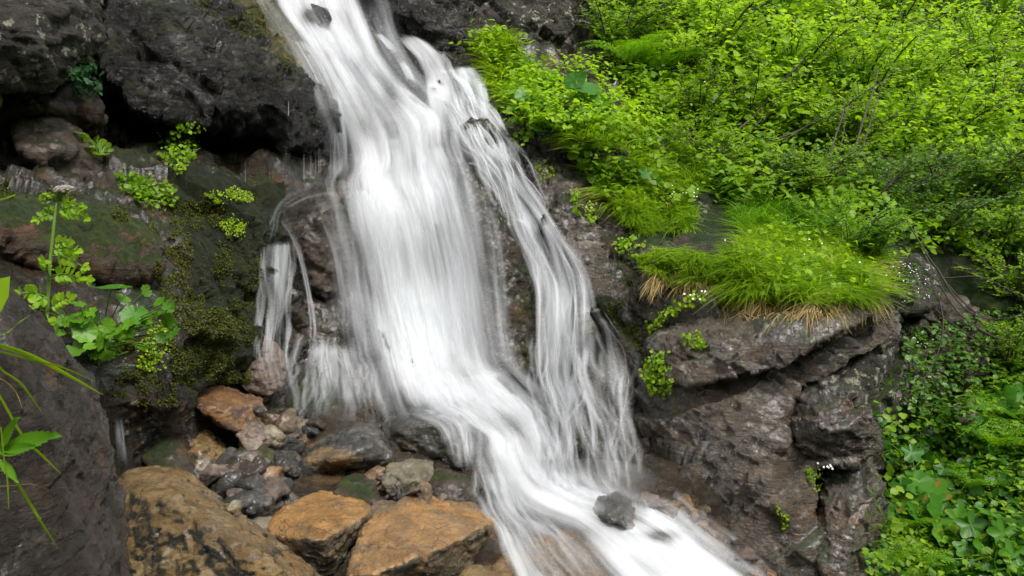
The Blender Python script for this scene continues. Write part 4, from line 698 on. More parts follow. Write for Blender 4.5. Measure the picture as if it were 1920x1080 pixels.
# left trickles and veils
sheet('trickle', [(600,345,625,360),(562,352,585,368),(532,366,552,384),(510,386,530,400),(500,412,522,424),(492,440,516,450)], 'veil', dens=0.10, off=0.03, edge=0.35)
strands('trickle', 9, (2, 5), (.06, .22), .2, (0, .03), (.5, 1), (0, 1), seed=31, mat='strand')
sheet('trickle', [(476,455,556,452),(476,510,552,505),(480,560,548,560),(482,610,545,615),(480,665,545,665),(500,730,560,730)], 'veil', dens=0.28, off=0.05, edge=0.3, ends=(0.05, 0.3))
strands('trickle', 34, (3, 9), (.15, .5), .14, (0, .05), (.4, 1), (0, 1), seed=32)
sheet('trickle', [(524,414,536,414),(536,430,548,430),(552,462,564,462),(566,515,578,515),(576,570,590,570),(578,620,600,620),(568,665,612,665)], 'jet', dens=0.34, off=0.05, edge=0.4, drape=10, nx=7, ends=(.15, .2))
strands('trickle', 12, (1.5, 5), (.2, .6), .3, (0, .02), (.5, 1), (.2, .8), seed=33)
sheet('waterfall', [(560,625,700,635),(550,660,720,670),(542,700,745,700),(538,740,755,740),(535,790,765,790)], 'veil', dens=0.32, off=0.05, edge=0.3, ends=(0.25, 0.25), drape=6)
strands('waterfall', 90, (3, 11), (.10, .38), .10, (0, .06), (.3, .9), (0, 1), seed=34)
sheet('waterfall', [(560,430,690,350),(590,480,700,430),(600,550,710,520),(600,620,725,600),(600,680,745,680)], 'veil', dens=0.12, off=0.04, edge=0.35, ends=(0.3, 0.2), drape=6)
strands('waterfall', 50, (3, 8), (.10, .35), .06, (0, .06), (.3, .9), (.3, 1), seed=35)
sheet('waterfall', [(600,170,640,175),(612,230,650,230),(620,290,655,290),(618,340,655,340)], 'veil', dens=0.36, off=0.05, edge=0.2)
sheet('waterfall', [(545,70,580,75),(575,120,610,125),(598,170,630,175)], 'veil', dens=0.35, off=0.05, edge=0.2)
sheet('waterfall', [(640,355,690,350),(650,420,705,420),(655,500,715,500),(660,590,725,590),(680,680,745,680)], 'veil', dens=0.36, off=0.13, edge=0.2, ends=(0.05, 0.15), drape=10)
sheet('trickle', [(470,770,520,765),(500,775,590,765),(540,790,615,780),(560,830,600,830)], 'veil', dens=0.20, off=0.03, edge=0.4, ends=(0.3,0.4))
sheet('trickle', [(206,775,232,772),(210,820,240,815),(208,860,248,860),(206,895,255,900)], 'veil', dens=0.25, off=0.02, edge=0.35, ends=(0.3, 0.4))
sheet('stream', [(640,700,960,690),(650,740,1010,730),(670,780,1080,780),(700,830,1110,840)], 'veil', dens=0.22, off=0.26, edge=0.4, ends=(0.4, 0.4), drape=14)
sheet('stream', [(1000,860,1220,860),(1010,900,1250,905),(1040,935,1290,945),(1080,975,1330,990)], 'veil', dens=0.34, off=0.10, edge=0.4, ends=(0.35, 0.35), drape=12)
sheet('stream', [(1010,905,1200,900),(1040,930,1230,925),(1090,960,1270,955)], 'water2', dens=0.30, off=0.05, edge=0.4, ends=(0.35, 0.35), drape=10)
mv = bpy.data.materials.new('spray'); mv.use_nodes = True; t_ = mv.node_tree; t_.nodes.clear(); ov = t_.nodes.new('ShaderNodeOutputMaterial'); pv = t_.nodes.new('ShaderNodeVolumePrincipled')
pv.inputs['Color'].default_value = (.95, .96, .97, 1); pv.inputs['Density'].default_value = 0.9; t_.links.new(pv.outputs[0], ov.inputs['Volume'])
for (u, v, d, rx, ry, rz, lb) in ((800, 735, 5.55, .62, .35, .26, 'soft spray hanging where the main fall lands'), (1110, 915, 4.95, .50, .30, .16, 'soft spray at the foot of the right cascade'), (640, 755, 5.45, .40, .22, .16, 'faint spray over the stones below the left veil')):
    bm = bmesh.new(); bmesh.ops.create_icosphere(bm, subdivisions=4, radius=1); me = bpy.data.meshes.new('spray'); bm.to_mesh(me); bm.free()
    o = link('spray', me, mv); o.location = at(u, v, d); o.scale = (rx, ry, rz); tag(o, lb, 'spray', kind='stuff')
# single threads of dripping water under the overhang and edge
TG = 'thin threads of water dripping under the black boulder'
mbT = []
for (u, v0, v1, w, de, lb) in ((541,186,222,4,.6,'x'),(570,282,350,3,.6,'x'),(583,285,345,2.4,.55,'x'),(592,282,345,2.4,.55,'x'),(601,280,345,2.4,.45,'x'),(598,270,340,2.5,.5,'x'),(460,300,362,2.4,.6,'x'),(506,310,350,2,.5,'x'),(511,316,360,2,.45,'x'),(532,280,355,2,.4,'x'),(536,270,355,2,.4,'x'),(620,180,350,4,.45,'x'),(628,230,350,4,.5,'x')):
    p, n, d = hit(u, v0); d2 = min(d, hit(u, (v0 + v1) / 2)[2]) - 0.03; ny = 10; P = []; uvs = []; dd = []
    for j in range(ny):
        t = j / (ny - 1)
        for i in (0, 1, 2):
            P.append(at(u + (i - 1) * w * 0.5 * (0.6 + 0.6 * t), v0 + (v1 - v0) * t, d2)); uvs.append((i * .01, t * .3 * (v1 - v0) / 50)); dd.append((de if i == 1 else 0) * min(1, 6 * t + .2) * min(1, 6 * (1 - t)))
    I = np.arange(ny * 3).reshape(ny, 3); F = np.stack([I[:-1, :-1], I[1:, :-1], I[1:, 1:], I[:-1, 1:]], -1).reshape(-1, 4)
    o = link('trickle', mk_mesh('trickle', P, F, {'dens': dd}, uvs, smooth=True), M['jet']); o['kind'] = 'structure'

# ---------------------------------------------------------------- vegetation builders
def unit(a): return a / (np.linalg.norm(a, axis=-1, keepdims=True) + 1e-9)
LT_V = np.array([(0, 0, 0), (.40, .30, .02), (.36, .68, .0), (0, 1, -.10), (-.36, .68, .0), (-.40, .30, .02), (0, .3, -.07), (0, .68, -.09)])
LT_T = np.array([(0, 1, 6), (0, 6, 5), (7, 2, 3), (7, 3, 4)]); LT_Q = np.array([(6, 1, 2, 7), (5, 6, 7, 4)])
def serrate(n=5, wid=0.34, amp=0.10):
    """a toothed leaflet: strip with jagged margin"""
    V = [(0, 0, 0)]; ys = np.linspace(0.08, 0.92, n * 2)
    for i, y in enumerate(ys):
        w = wid * math.sin(math.pi * min(1, y * 0.95) ** 0.8) + (amp if i % 2 else -amp * 0.4)
        V += [(max(w, .02), y + (.05 if i % 2 else 0), 0.03), (0, y, -.05), (-max(w, .02), y + (.05 if i % 2 else 0), 0.03)]
    V.append((0, 1, -.08)); V = np.array(V); T = [(0, 1, 2), (0, 2, 3)]; Q = []
    for i in range(len(ys) - 1):
        a = 1 + 3 * i; b = a + 3; Q += [(a, b, b + 1, a + 1), (a + 1, b + 1, b + 2, a + 2)]
    a = 1 + 3 * (len(ys) - 1); e = len(V) - 1; T += [(a, e, a + 1), (a + 1, e, a + 2)]
    return V, np.array(T), np.array(Q)
SER = serrate(); SER2 = serrate(9, 0.40, 0.035)
def leaves(mb, B, D, N, L, Wd, tint, tmpl=None, curl=0.15):
    V0, T0, Q0 = tmpl or (LT_V, LT_T, LT_Q)
    B, D, N = (np.asarray(x, float) for x in (B, D, N)); n = len(B)
    if n == 0: return
    D = unit(D); X = unit(np.cross(D, N)); Z = np.cross(X, D); L = np.broadcast_to(L, (n,)); Wd = np.broadcast_to(Wd, (n,))
    v = V0.copy(); v[:, 2] -= curl * v[:, 1] ** 2
    P = B[:, None] + L[:, None, None] * (Wd[:, None, None] * v[None, :, 0:1] * X[:, None] + v[None, :, 1:2] * D[:, None] + v[None, :, 2:3] * Z[:, None])
    k = len(V0); o = (np.arange(n) * k)[:, None, None]; base = mb.n
    mb.V.append(P.reshape(-1, 3)); mb.T.append(np.repeat(np.broadcast_to(tint, (n,)), k)); mb.n += n * k
    for A in (T0, Q0): mb.F.setdefault(A.shape[1], []).append((A[None] + o).reshape(-1, A.shape[1]) + base)
def fan_leaf(mb, c, nrm, fwd, R, lobes=7, depth=0.12, notch=0.5, cup=0.15, tint=0.5, seed=0, rings=4, seg=56, teeth=0.03):
    """round or lobed leaf blade with a notch where the stalk joins, wavy and toothed"""
    nrm = unit(np.asarray(nrm, float)); fwd = np.asarray(fwd, float); X = unit(np.cross(fwd, nrm)); Y = np.cross(nrm, X)
    th = np.linspace(0.0, 2 * math.pi, seg, endpoint=False); rn = random.Random(seed); ph = rn.uniform(0, 6)
    a = np.abs(((th + math.pi) % (2 * math.pi)) - math.pi)       # 0 at the notch
    r = (1 - depth * (0.5 + 0.5 * np.cos(lobes * th + math.pi * (lobes % 2 == 0)))) * (1 - notch * np.exp(-(a / 0.28) ** 2)) * (0.92 + 0.12 * (1 - np.cos(th)) * .5) + teeth * (np.arange(seg) % 2)
    V = [np.zeros(3)]
    for k in range(1, rings + 1):
        q = k / rings; rr = r * q
        z = cup * q * q + 0.06 * np.sin(3 * th + ph) * q * q - 0.025 * np.abs(np.sin(lobes * th / 2)) * q
        V += list(np.stack([-np.cos(th) * rr, np.sin(th) * rr, z], 1))
    V = np.array(V) * R; Pw = np.asarray(c) + V[:, 1:2] * X + V[:, 0:1] * Y + V[:, 2:3] * nrm
    T = [(0, 1 + j, 1 + (j + 1) % seg) for j in range(seg)]; Q = []
    for k in range(rings - 1):
        for j in range(seg):
            j2 = (j + 1) % seg; Q.append((1 + k * seg + j, 1 + (k + 1) * seg + j, 1 + (k + 1) * seg + j2, 1 + k * seg + j2))
    b = mb.n; mb.V.append(Pw); mb.T.append(np.full(len(Pw), tint)); mb.n += len(Pw)
    mb.F.setdefault(3, []).append(np.array(T) + b); mb.F.setdefault(4, []).append(np.array(Q) + b)
UPV = np.array([0, 0, 1.0])
def shrub_meshes(seed, R=0.9, H=0.9, nst=9, leaf=0.075, lean=(0.35, -0.1), mat='leafbright', ntw=13, wid=1.0):
    rn = np.random.default_rng(seed); st = MB(); lf = MB(); B = []; D = []; L = []
    for i in range(nst):
        az = rn.uniform(0, 2 * math.pi); rr = R * rn.uniform(0.35, 1.0); top = np.array([rr * math.cos(az) + lean[0] * H, rr * math.sin(az) + lean[1] * H, H * rn.uniform(0.55, 1.05)])
        mid = np.array([top[0] * 0.35, top[1] * 0.35, top[2] * 0.75]) + rn.normal(size=3) * 0.07; b0 = rn.normal(size=3) * np.array([.10, .10, 0])
        C = bez(b0 - np.array([0, 0, .15]), mid, top, 9); tube(st, C, np.linspace(0.013, 0.003, 9), 5)
        for k in range(ntw):
            t = rn.uniform(0.25, 1.0); p = C[int(t * 8)]; d = unit(np.array([rn.normal(), rn.normal(), rn.uniform(-0.15, 0.8)]) + 0.5 * unit(top - mid)); ln = rn.uniform(0.16, 0.42) * (R / 0.9)
            e = p + d * ln; m2 = p + d * ln * .5 + np.array([0, 0, 0.03]); Tw = bez(p, m2, e, 5); tube(st, Tw, np.linspace(.004, .0015, 5), 4)
            nl = int(rn.integers(8, 13))
            for q in range(nl):
                f = 0.15 + 0.85 * q / (nl - 1); pp = p + (e - p) * f; side = unit(np.cross(d, UPV)) * (1 if q % 2 else -1)
                dd = unit(d * 0.7 + side * (0.9 if q < nl - 1 else 0) + rn.normal(size=3) * 0.18); B.append(pp); D.append(dd); L.append(leaf * rn.uniform(0.55, 1.15))
    B = np.array(B); n = len(B); N = unit(UPV + rn.normal(size=(n, 3)) * 0.38 + np.array([0, -0.25, 0]))
    leaves(lf, B, D, N, np.array(L), rn.uniform(.8, 1.1, n) * wid, np.clip(rn.normal(0.5, 0.24, n), 0, 1))
    return st, lf
def mesh_of(mb, name, mat, smooth=True):
    return mk_mesh(name, np.concatenate(mb.V), [np.concatenate(f) for f in mb.F.values()], {'tint': np.concatenate(mb.T)}, smooth=smooth)
SH = []
for k, (kw, mt) in enumerate([(dict(seed=1), 'leafbright'), (dict(seed=2, R=1.0, H=1.0, nst=11), 'leafbright'), (dict(seed=3, leaf=0.06, nst=11, ntw=15), 'leafmid'), (dict(seed=4, leaf=0.052, nst=12, ntw=16, R=0.8, H=0.8), 'leafmid'), (dict(seed=5, leaf=0.05, nst=12, ntw=16, R=0.85, H=0.7), 'leafdark'), (dict(seed=6, leaf=0.085, R=1.0, H=1.1, nst=10), 'leafbright')]):
    a_, b_ = shrub_meshes(**kw); SH.append((mesh_of(a_, 'stems', 0), mesh_of(b_, 'foliage', 0), mt))
def put(name, label, cat, parts, loc, rz=0, sc=1, group=None, tilt=(0, 0)):
    e = empty(name, loc, label, cat, group); e.rotation_euler = (tilt[0], tilt[1], rz); e.scale = (sc, sc, sc)
    for pn, me, mt in parts:
        o = bpy.data.objects.new(pn, me); COL.objects.link(o); o.parent = e
        if not me.materials: me.materials.append(M[mt])
    return e
def base_at(u, v, d=None, sink=0.03):
    p, n, dd = hit(u, v); return p - Vector((0, 0, sink))
GS = 'shrubs on the green slope'
shrubs = [ # u, v, prototype, scale, rotation, label
 (1150,95,2,.75,0,'small leafy shrub hanging over the top of the lichen rock wall'),(1230,60,2,.9,1.2,'shrub at the top edge right above the fern clump'),(1330,120,0,.95,0.3,'bright shrub with bare grey branches right of the fern clump'),
 (1420,40,1,1.0,2.0,'bright shrub at the top edge, left of the tallest leafy sprays'),(1480,170,0,1.0,3.0,'bright shrub whose long stems arch up to the right in the middle of the slope'),(1560,80,5,1.0,0.8,'big leaved yellow green shrub at the top centre of the slope'),
 (1660,60,1,1.1,4.1,'large bright shrub left of the sunny fern patch at the top'),(1600,200,1,1.0,5.0,'bright bushy shrub just below the big leaved yellow green shrub'),(1700,190,0,1.0,2.4,'bright shrub below the sunny fern patch'),(1400,250,2,.8,1.0,'mid green shrub with arching stems above the mossy sunlit rock'),
 (1500,290,3,.9,0.1,'small leaved shrub with two thin dark upright stems'),(1590,320,3,1.0,2.2,'dense small leaved shrub above the feathery ledge grass'),(1680,310,2,1.0,3.3,'mid green shrub in the middle right of the slope'),(1770,280,1,.9,1.7,'bright shrub halfway down the right side of the slope'),
 (1860,240,2,1.1,0.4,'mid green shrub at the right edge with reddish shoots'),(1820,120,5,.9,5.3,'light green bushy shrub near the right end of the sunny fern patch'),(1920,170,2,1.1,2.9,'shrub cut by the right edge of the picture, upper part'),(1890,60,4,1.4,1.1,'dark shrub in the top right corner'),
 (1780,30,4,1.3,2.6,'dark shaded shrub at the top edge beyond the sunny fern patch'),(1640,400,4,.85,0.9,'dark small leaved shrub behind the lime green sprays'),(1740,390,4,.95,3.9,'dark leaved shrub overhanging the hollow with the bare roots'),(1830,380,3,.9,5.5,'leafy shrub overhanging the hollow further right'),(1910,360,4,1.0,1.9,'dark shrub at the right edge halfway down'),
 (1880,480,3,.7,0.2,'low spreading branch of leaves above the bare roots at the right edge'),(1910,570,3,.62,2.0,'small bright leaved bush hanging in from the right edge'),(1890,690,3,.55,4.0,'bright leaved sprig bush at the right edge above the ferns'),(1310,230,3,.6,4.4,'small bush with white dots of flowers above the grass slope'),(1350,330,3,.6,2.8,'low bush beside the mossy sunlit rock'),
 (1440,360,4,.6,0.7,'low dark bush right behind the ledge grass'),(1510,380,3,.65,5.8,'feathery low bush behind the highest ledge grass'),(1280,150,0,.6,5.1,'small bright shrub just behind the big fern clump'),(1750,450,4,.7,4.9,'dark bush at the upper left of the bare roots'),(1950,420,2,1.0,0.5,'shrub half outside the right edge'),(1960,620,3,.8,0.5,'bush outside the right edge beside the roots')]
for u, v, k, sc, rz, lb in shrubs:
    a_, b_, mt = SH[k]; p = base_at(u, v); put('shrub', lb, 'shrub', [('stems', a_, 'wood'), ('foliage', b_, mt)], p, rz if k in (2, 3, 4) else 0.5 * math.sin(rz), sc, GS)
# ground cover on the whole slope
def cover(name, poly, n, mat, leaf, lift=(0.0, 0.12), seed=0, label=None, cat='ground cover', tmpl=None, up=0.35, tl=(0.5, 0.25)):
    rn = np.random.default_rng(seed); rr = random.Random(seed); mb = MB(); B = []; D = []; N = []
    for x, y in scatter_px(poly, n, rr):
        if cat == 'moss' and vnoise(np.array([[x / 38., y / 45., seed], [x / 13., y / 13., seed]]), 5) @ np.array([.7, .4]) < -0.02: continue
        p, nn, d = hit(x, y); nn = np.array(nn); B.append(np.array(p) + nn * rr.uniform(*lift)); D.append(unit(rn.normal(size=3) * np.array([1, 1, .4]) + np.array([0, -.3, 0]))); N.append(unit(nn * 0.5 + UPV + rn.normal(size=3) * up))
    n = len(B)
    leaves(mb, B, D, N, rn.uniform(.6, 1.2, n) * leaf, rn.uniform(.8, 1.2, n), np.clip(rn.normal(*tl, n), 0, 1), tmpl, 0.25)
    o = mb.build(name, M[mat]); tag(o, label, cat, kind='stuff'); return o
cover('undergrowth', [(1100,-60),(1980,-60),(1980,480),(1700,470),(1620,440),(1330,380),(1290,260),(1180,190),(1120,60)], 26000, 'leafmid', 0.07, (0, 0.3), 1, 'mixed green undergrowth covering the slope between the shrubs')
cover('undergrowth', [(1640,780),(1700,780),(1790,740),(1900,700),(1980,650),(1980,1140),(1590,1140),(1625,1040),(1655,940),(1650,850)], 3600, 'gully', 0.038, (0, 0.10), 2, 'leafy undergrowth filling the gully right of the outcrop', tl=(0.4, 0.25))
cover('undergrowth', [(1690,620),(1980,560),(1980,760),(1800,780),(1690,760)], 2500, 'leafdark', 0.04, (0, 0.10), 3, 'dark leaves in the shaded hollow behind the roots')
cover('undergrowth', [(940,150),(1010,130),(1110,120),(1280,190),(1250,260),(1100,245),(990,250),(960,200)], 3500, 'leafbright', 0.05, (0, 0.2), 4, 'bright leafy growth between the top plants and the grass slope')
cover('undergrowth', [(1640,780),(1700,780),(1790,740),(1900,700),(1980,650),(1980,1140),(1590,1140),(1625,1040),(1655,940),(1650,850)], 2600, 'leafmid', 0.05, (0.04, 0.16), 12, 'taller toothed leaves standing above the gully undergrowth', tmpl=SER, up=.6)
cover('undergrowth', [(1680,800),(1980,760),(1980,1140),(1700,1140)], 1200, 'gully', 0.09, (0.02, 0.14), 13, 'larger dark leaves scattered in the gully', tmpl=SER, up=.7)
cover('undergrowth', [(1180,-60),(1980,-60),(1980,380),(1700,330),(1400,270),(1290,150)], 8000, 'leafbright', 0.085, (0.1, 0.6), 14, 'larger yellow green leaves sticking up between the shrubs of the slope', up=.5)
# ferns
def fern_mesh(seed, n=8, L=0.55, elev=0.9):
    rn = np.random.default_rng(seed); fr = []
    for i in range(n):
        mb = MB(); az = i * 2 * math.pi / n + rn.uniform(-.3, .3); el = elev * rn.uniform(0.7, 1.1); h = np.array([math.cos(az), math.sin(az), 0]); ln = L * rn.uniform(.8, 1.1)
        C = bez((0, 0, 0), h * ln * .4 + UPV * ln * .6 * el, h * ln * .95 + UPV * ln * .3 * el, 26); tube(mb, C, np.linspace(.004, .001, 26), 4, 0.3); B = []; D = []; S_ = []
        for j in range(3, 26, 1 if seed > 5 else 2):
            t = j / 25; pl = ln * 0.27 * math.sin(math.pi * (0.12 + 0.88 * t) ** 0.75) + .008; tg = unit(C[min(j + 1, 25)] - C[j - 1]); sd = unit(np.cross(tg, UPV))
            for sg in (-1, 1):
                pd = unit(sd * sg + tg * .35 - UPV * .12); m = max(4, int(pl / 0.013))
                for q in range(m):
                    f = (q + .3) / m; b = C[j] + pd * pl * f; s2 = pl * 0.20 * (1 - f * .75) + .003
                    for s3 in (-1, 1): B.append(b); D.append(tg * s3 + pd * .35); S_.append(s2)
        k = len(B); leaves(mb, B, D, np.tile(UPV, (k, 1)) + rn.normal(size=(k, 3)) * .45, np.array(S_), .75, np.clip(rn.normal(.55, .15, k) , 0, 1), (np.array([(0, 0, 0), (.3, .5, 0), (0, 1, 0), (-.3, .5, 0)]), np.zeros((0, 3), int), np.array([(0, 1, 2, 3)])), 0)
        mb.F = {a: b for a, b in mb.F.items() if sum(len(x) for x in b)}
        fr.append(mesh_of(mb, 'frond', 0))
    return fr
FE = [fern_mesh(1, 9, 0.62), fern_mesh(2, 7, 0.5, 0.7)]
ferns = [(1175,150,0,1.05,0,'left fern of the big clump on the rock ledge at the top'),(1235,165,0,1.15,1,'right fern of the big clump with fronds spreading over dark shade'),(1205,120,1,1.0,2,'fern standing upright at the back of the top clump'),(1290,190,1,.8,0,'smaller fern at the right end of the top clump'),
 (1860,860,0,.85,0.4,'large pale green fern in the gully at the right edge'),(1895,800,1,.9,2,'fern above the large pale green fern'),(1830,930,1,.7,1,'fern frond cluster left of the large gully fern'),(1690,1010,0,.62,1.1,'bright fern low beside the foot of the outcrop'),(1655,1070,1,.6,2.2,'fern at the bottom edge beside the outcrop'),(1720,1075,1,.55,.2,'small fern at the bottom edge right of the outcrop ferns'),
 (1790,130,0,1.5,0,'fern in the sunny patch at the upper right, left part'),(1850,150,0,1.6,1,'fern in the middle of the sunny patch at the upper right'),(1830,90,1,1.7,2,'fern at the back of the sunny patch at the upper right'),(1760,95,1,1.5,.5,'fern at the top left of the sunny patch'),(1880,200,0,1.3,.8,'fern at the lower right of the sunny patch'),(1440,330,1,.7,.8,'fern tuft among the low bushes behind the ledge grass'),(1560,360,1,.7,1.9,'fern tuft in the shade right of the ledge grass')]
for u, v, k, sc, rz, lb in ferns: put('fern', lb, 'fern', [('frond', m_, 'fern') for m_ in FE[k]], base_at(u, v, sink=-0.08 if v > 600 else (-0.16 if u < 1300 else -0.05)), rz, sc, 'ferns on the slope')
# grass
def grass(name, poly, n, L, mat, label, seed=0, lean=(0, -0.4, 0), droop=0.5, w=0.0035, up=0.0, lift=0.0, spread=0.35, cat='grass'):
    rn = np.random.default_rng(seed); rr = random.Random(seed); pts = scatter_px(poly, n, rr); B = np.array([np.array(hit(x, y)[0]) for x, y in pts]) + np.array([0, 0, lift])
    nc = max(4, n // 60); cl = rn.normal(size=(nc, 3)) * .5; cc = B[rn.integers(0, n, nc)]; ci = np.array([((cc - b) ** 2).sum(1).argmin() for b in B]); cs = rn.uniform(.45, 1.15, nc); ct = rn.normal(0, .22, nc)
    d = unit(UPV * (1 + up) + np.array(lean) + cl[ci] * np.array([1, 1, .3]) + rn.normal(size=(n, 3)) * spread * np.array([1, 1, .4])); ln = L * rn.uniform(.45, 1.15, n) * cs[ci]; h = d * np.array([1, 1, 0]) + rn.normal(size=(n, 3)) * np.array([.15, .15, 0])
    sd = unit(np.cross(d, rn.normal(size=(n, 3)))); K = 6; V = []
    for k in range(K):
        t = k / (K - 1); c = B + ln[:, None] * (d * t + (unit(h) * .5 * t * t - UPV * t * t * .75) * droop * rn.uniform(.99, 1.01)); wd = w * (1 - t ** 1.6) + .0004
        V += [c - sd * wd, c + sd * wd]
    V = np.stack(V, 1).reshape(-1, 3); o = (np.arange(n) * 2 * K)[:, None, None]; Q = np.array([(2 * k, 2 * k + 1, 2 * k + 3, 2 * k + 2) for k in range(K - 1)])
    mb = MB(); mb.add(V, (Q[None] + o).reshape(-1, 4), np.repeat(np.clip(rn.normal(.45, .2, n) + ct[ci], 0, 1), 2 * K)); ob = mb.build(name, M[mat]); return tag(ob, label, cat, kind='stuff')
grass('grass', [(1060,265),(1110,225),(1180,215),(1260,240),(1310,290),(1330,330),(1290,400),(1220,420),(1140,390),(1100,330)], 6000, .26, 'grass', 'long soft bright grass on the slope above the ledge', 1, (-.25, -.5, 0), .6, .0035)
grass('grass', [(1130,380),(1230,400),(1310,395),(1300,430),(1200,440)], 1800, .20, 'grass', 'yellowish grass fringe hanging at the lower end of the upper slope', 2, (-.1, -1.1, -.3), .9)
grass('grass', [(1190,480),(1240,468),(1330,480),(1350,520),(1300,540),(1210,520)], 2200, .20, 'grass', 'grass tuft on the small ledge left of the big ledge tuft', 3, (0, -.7, 0), .8)
grass('grass', [(1340,520),(1370,465),(1450,430),(1560,440),(1640,470),(1680,520),(1640,560),(1560,575),(1400,570),(1350,560)], 9000, .30, 'grass', 'thick bright green grass drooping over the outcrop ledge', 4, (-.1, -.45, 0), .75, .0032)
grass('dry_grass', [(1345,545),(1420,560),(1560,560),(1640,545),(1660,530),(1650,560),(1560,590),(1400,590),(1350,575)], 1100, .17, 'dry', 'straw coloured dead grass hanging over the edge of the ledge', 5, (0, -1.2, -.7), 1.1, .003, cat='dry grass')
grass('dry_grass', [(1610,500),(1650,495),(1665,545),(1625,560)], 500, .22, 'dry', 'tuft of pale straw at the right end of the ledge', 6, (.1, -.9, .2), .9, .004, cat='dry grass')
grass('dry_grass', [(1215,500),(1330,520),(1340,545),(1220,535)], 500, .16, 'dry', 'dry blades under the small left grass tuft', 7, (0, -1.2, -.6), 1.0, .003, cat='dry grass')
grass('grass', [(895,70),(950,70),(1000,130),(1020,190),(985,215),(945,190),(915,130)], 2600, .36, 'grass', 'tall hanging green grass beside the top of the right cascade', 8, (-.3, -.5, .2), .7, .006)
grass('grass', [(1350,400),(1560,400),(1640,440),(1560,450),(1400,440)], 3500, .30, 'fern', 'darker tall grass behind the ledge tuft', 9, (0, -.2, 0), .4, .003)
grass('grass', [(1640,700),(1980,760),(1980,1120),(1600,1120),(1640,900)], 1200, .15, 'leafmid', 'thin grass scattered through the gully plants', 10, (0, -.4, 0), .5, .003)
cover('undergrowth', [(1080,255),(1260,240),(1320,320),(1290,400),(1140,390)], 500, 'leafmid', 0.06, (.05, .16), 21, 'small broad leaves mixed into the grass of the upper slope', up=.5)
cover('undergrowth', [(1340,510),(1450,420),(1660,450),(1690,540),(1640,560),(1400,560)], 500, 'leafbright', 0.045, (.05, .16), 22, 'small leaves mixed into the ledge grass', up=.5)
M['mossy'] = leaf_mat('moss_tips', (0.014, 0.022, 0.002), (0.10, 0.125, 0.006), 0.15, 0.8)
for k_, (po, n_, lb_) in enumerate((([(300,380),(480,370),(490,560),(470,720),(330,720),(290,520)], 30000, 'dark olive moss cloaking the wall left of the trickles'), ([(210,640),(325,600),(330,760),(230,770),(180,700)], 7000, 'moss around the foot of the leafy plant on the left bank'), ([(1115,540),(1200,550),(1215,680),(1180,660)], 3000, 'moss on the hump beside the right cascade'), ([(860,330),(930,330),(1000,480),(1000,700),(950,700),(900,440)], 2500, 'thin moss on the rib between the two falls'), ([(0,330),(280,400),(300,440),(150,380),(0,370)], 4000, 'thin moss along the back edge of the rusty slab'), ([(350,0),(480,0),(600,170),(620,230),(540,130)], 6000, 'olive moss on the shoulder of the black boulder'))):
    cover('moss', po, n_, 'mossy', 0.009, (0, .012), 40 + k_, lb_, 'moss', up=.9)
cover('undergrowth', [(885,75),(930,65),(990,110),(1040,160),(1010,230),(960,205),(920,140)], 900, 'leafbright', 0.06, (.03, .28), 23, 'bright toothed leaves of the tall clump beside the top of the right cascade', tmpl=SER, up=.6)
# little cushions of leaves growing on the rocks
def cushion(label, poly, n, mat, leaf, seed, lift=(0, .05), tmpl=None, name='small_plant', cat='plant', group='small leafy plants on wet rock'):
    rn = np.random.default_rng(seed); rr = random.Random(seed); mb = MB(); B = []; D = []; N = []; sm = MB()
    P = scatter_px(poly, n, rr); root = None
    for x, y in P:
        p, nn, d = hit(x, y); nn = np.array(nn)
        if vnoise(np.array([[x / 14., y / 14., seed]]), 5)[0] < -0.12 and rr.random() < .85: continue
        b = np.array(p) + nn * rr.uniform(*lift) * (1.6 if rr.random() < .2 else 1); root = np.array(p) if root is None else root
        B.append(b); D.append(unit(rn.normal(size=3) + np.array([0, -.4, 0]))); N.append(unit(nn * .8 + UPV * .5 + np.array([0, -.4, 0]) + rn.normal(size=3) * .4))
        if rr.random() < .25: tube(sm, bez(np.array(p) - nn * .01, b - UPV * .02, b, 4), .0012, 4)
    e = empty(name, root, label, cat, group)
    leaves(mb, B, D, N, rn.uniform(.4, 1.4, len(B)) * leaf, rn.uniform(.9, 1.3, len(B)), np.clip(rn.normal(.5, .25, len(B)), 0, 1), tmpl, .1)
    mb.build('leaves', M[mat], e, origin=root)
    if sm.V: sm.build('stems', M['stem'], e, origin=root)
cushion('bluish green ferny plant in the cleft beside the lichen boulder', [(125,130),(165,100),(190,130),(195,165),(165,185),(130,165)], 420, 'blue', .035, 1, (0, .10), SER)
cushion('bright leafy tuft hanging on the black boulder in the shade', [(305,250),(350,228),(380,235),(378,270),(365,300),(335,330),(308,300)], 750, 'leafbright', .024, 2, (0, .07))
cushion('trailing leafy patch running down right below the slanting rock', [(220,318),(262,330),(300,352),(332,355),(330,370),(305,392),(280,395),(230,360)], 800, 'leafmid', .026, 3, (0, .06))
cushion('yellow green moss tuft on the crest of the upper moss mound', [(385,362),(430,355),(475,368),(470,380),(400,380)], 900, 'lime', .010, 4, (0, .03))
cushion('round yellow green tuft on the face of the upper moss mound', [(410,420),(440,408),(462,420),(455,440),(425,445)], 600, 'lime', .010, 5, (0, .035))
cushion('bright leafy plant low on the left side of the outcrop', [(1210,672),(1240,662),(1262,700),(1258,735),(1225,742),(1208,712)], 520, 'leafbright', .022, 6, (0, .05))
cushion('little leafy plant on the outcrop below the small grass tuft', [(1282,630),(1310,625),(1328,650),(1300,656)], 220, 'leafbright', .020, 7, (0, .04))
cushion('thin line of leaves growing along the crack under the small grass tuft', [(1210,600),(1260,575),(1320,548),(1335,562),(1270,590),(1215,625)], 260, 'lime', .024, 8, (0, .05))
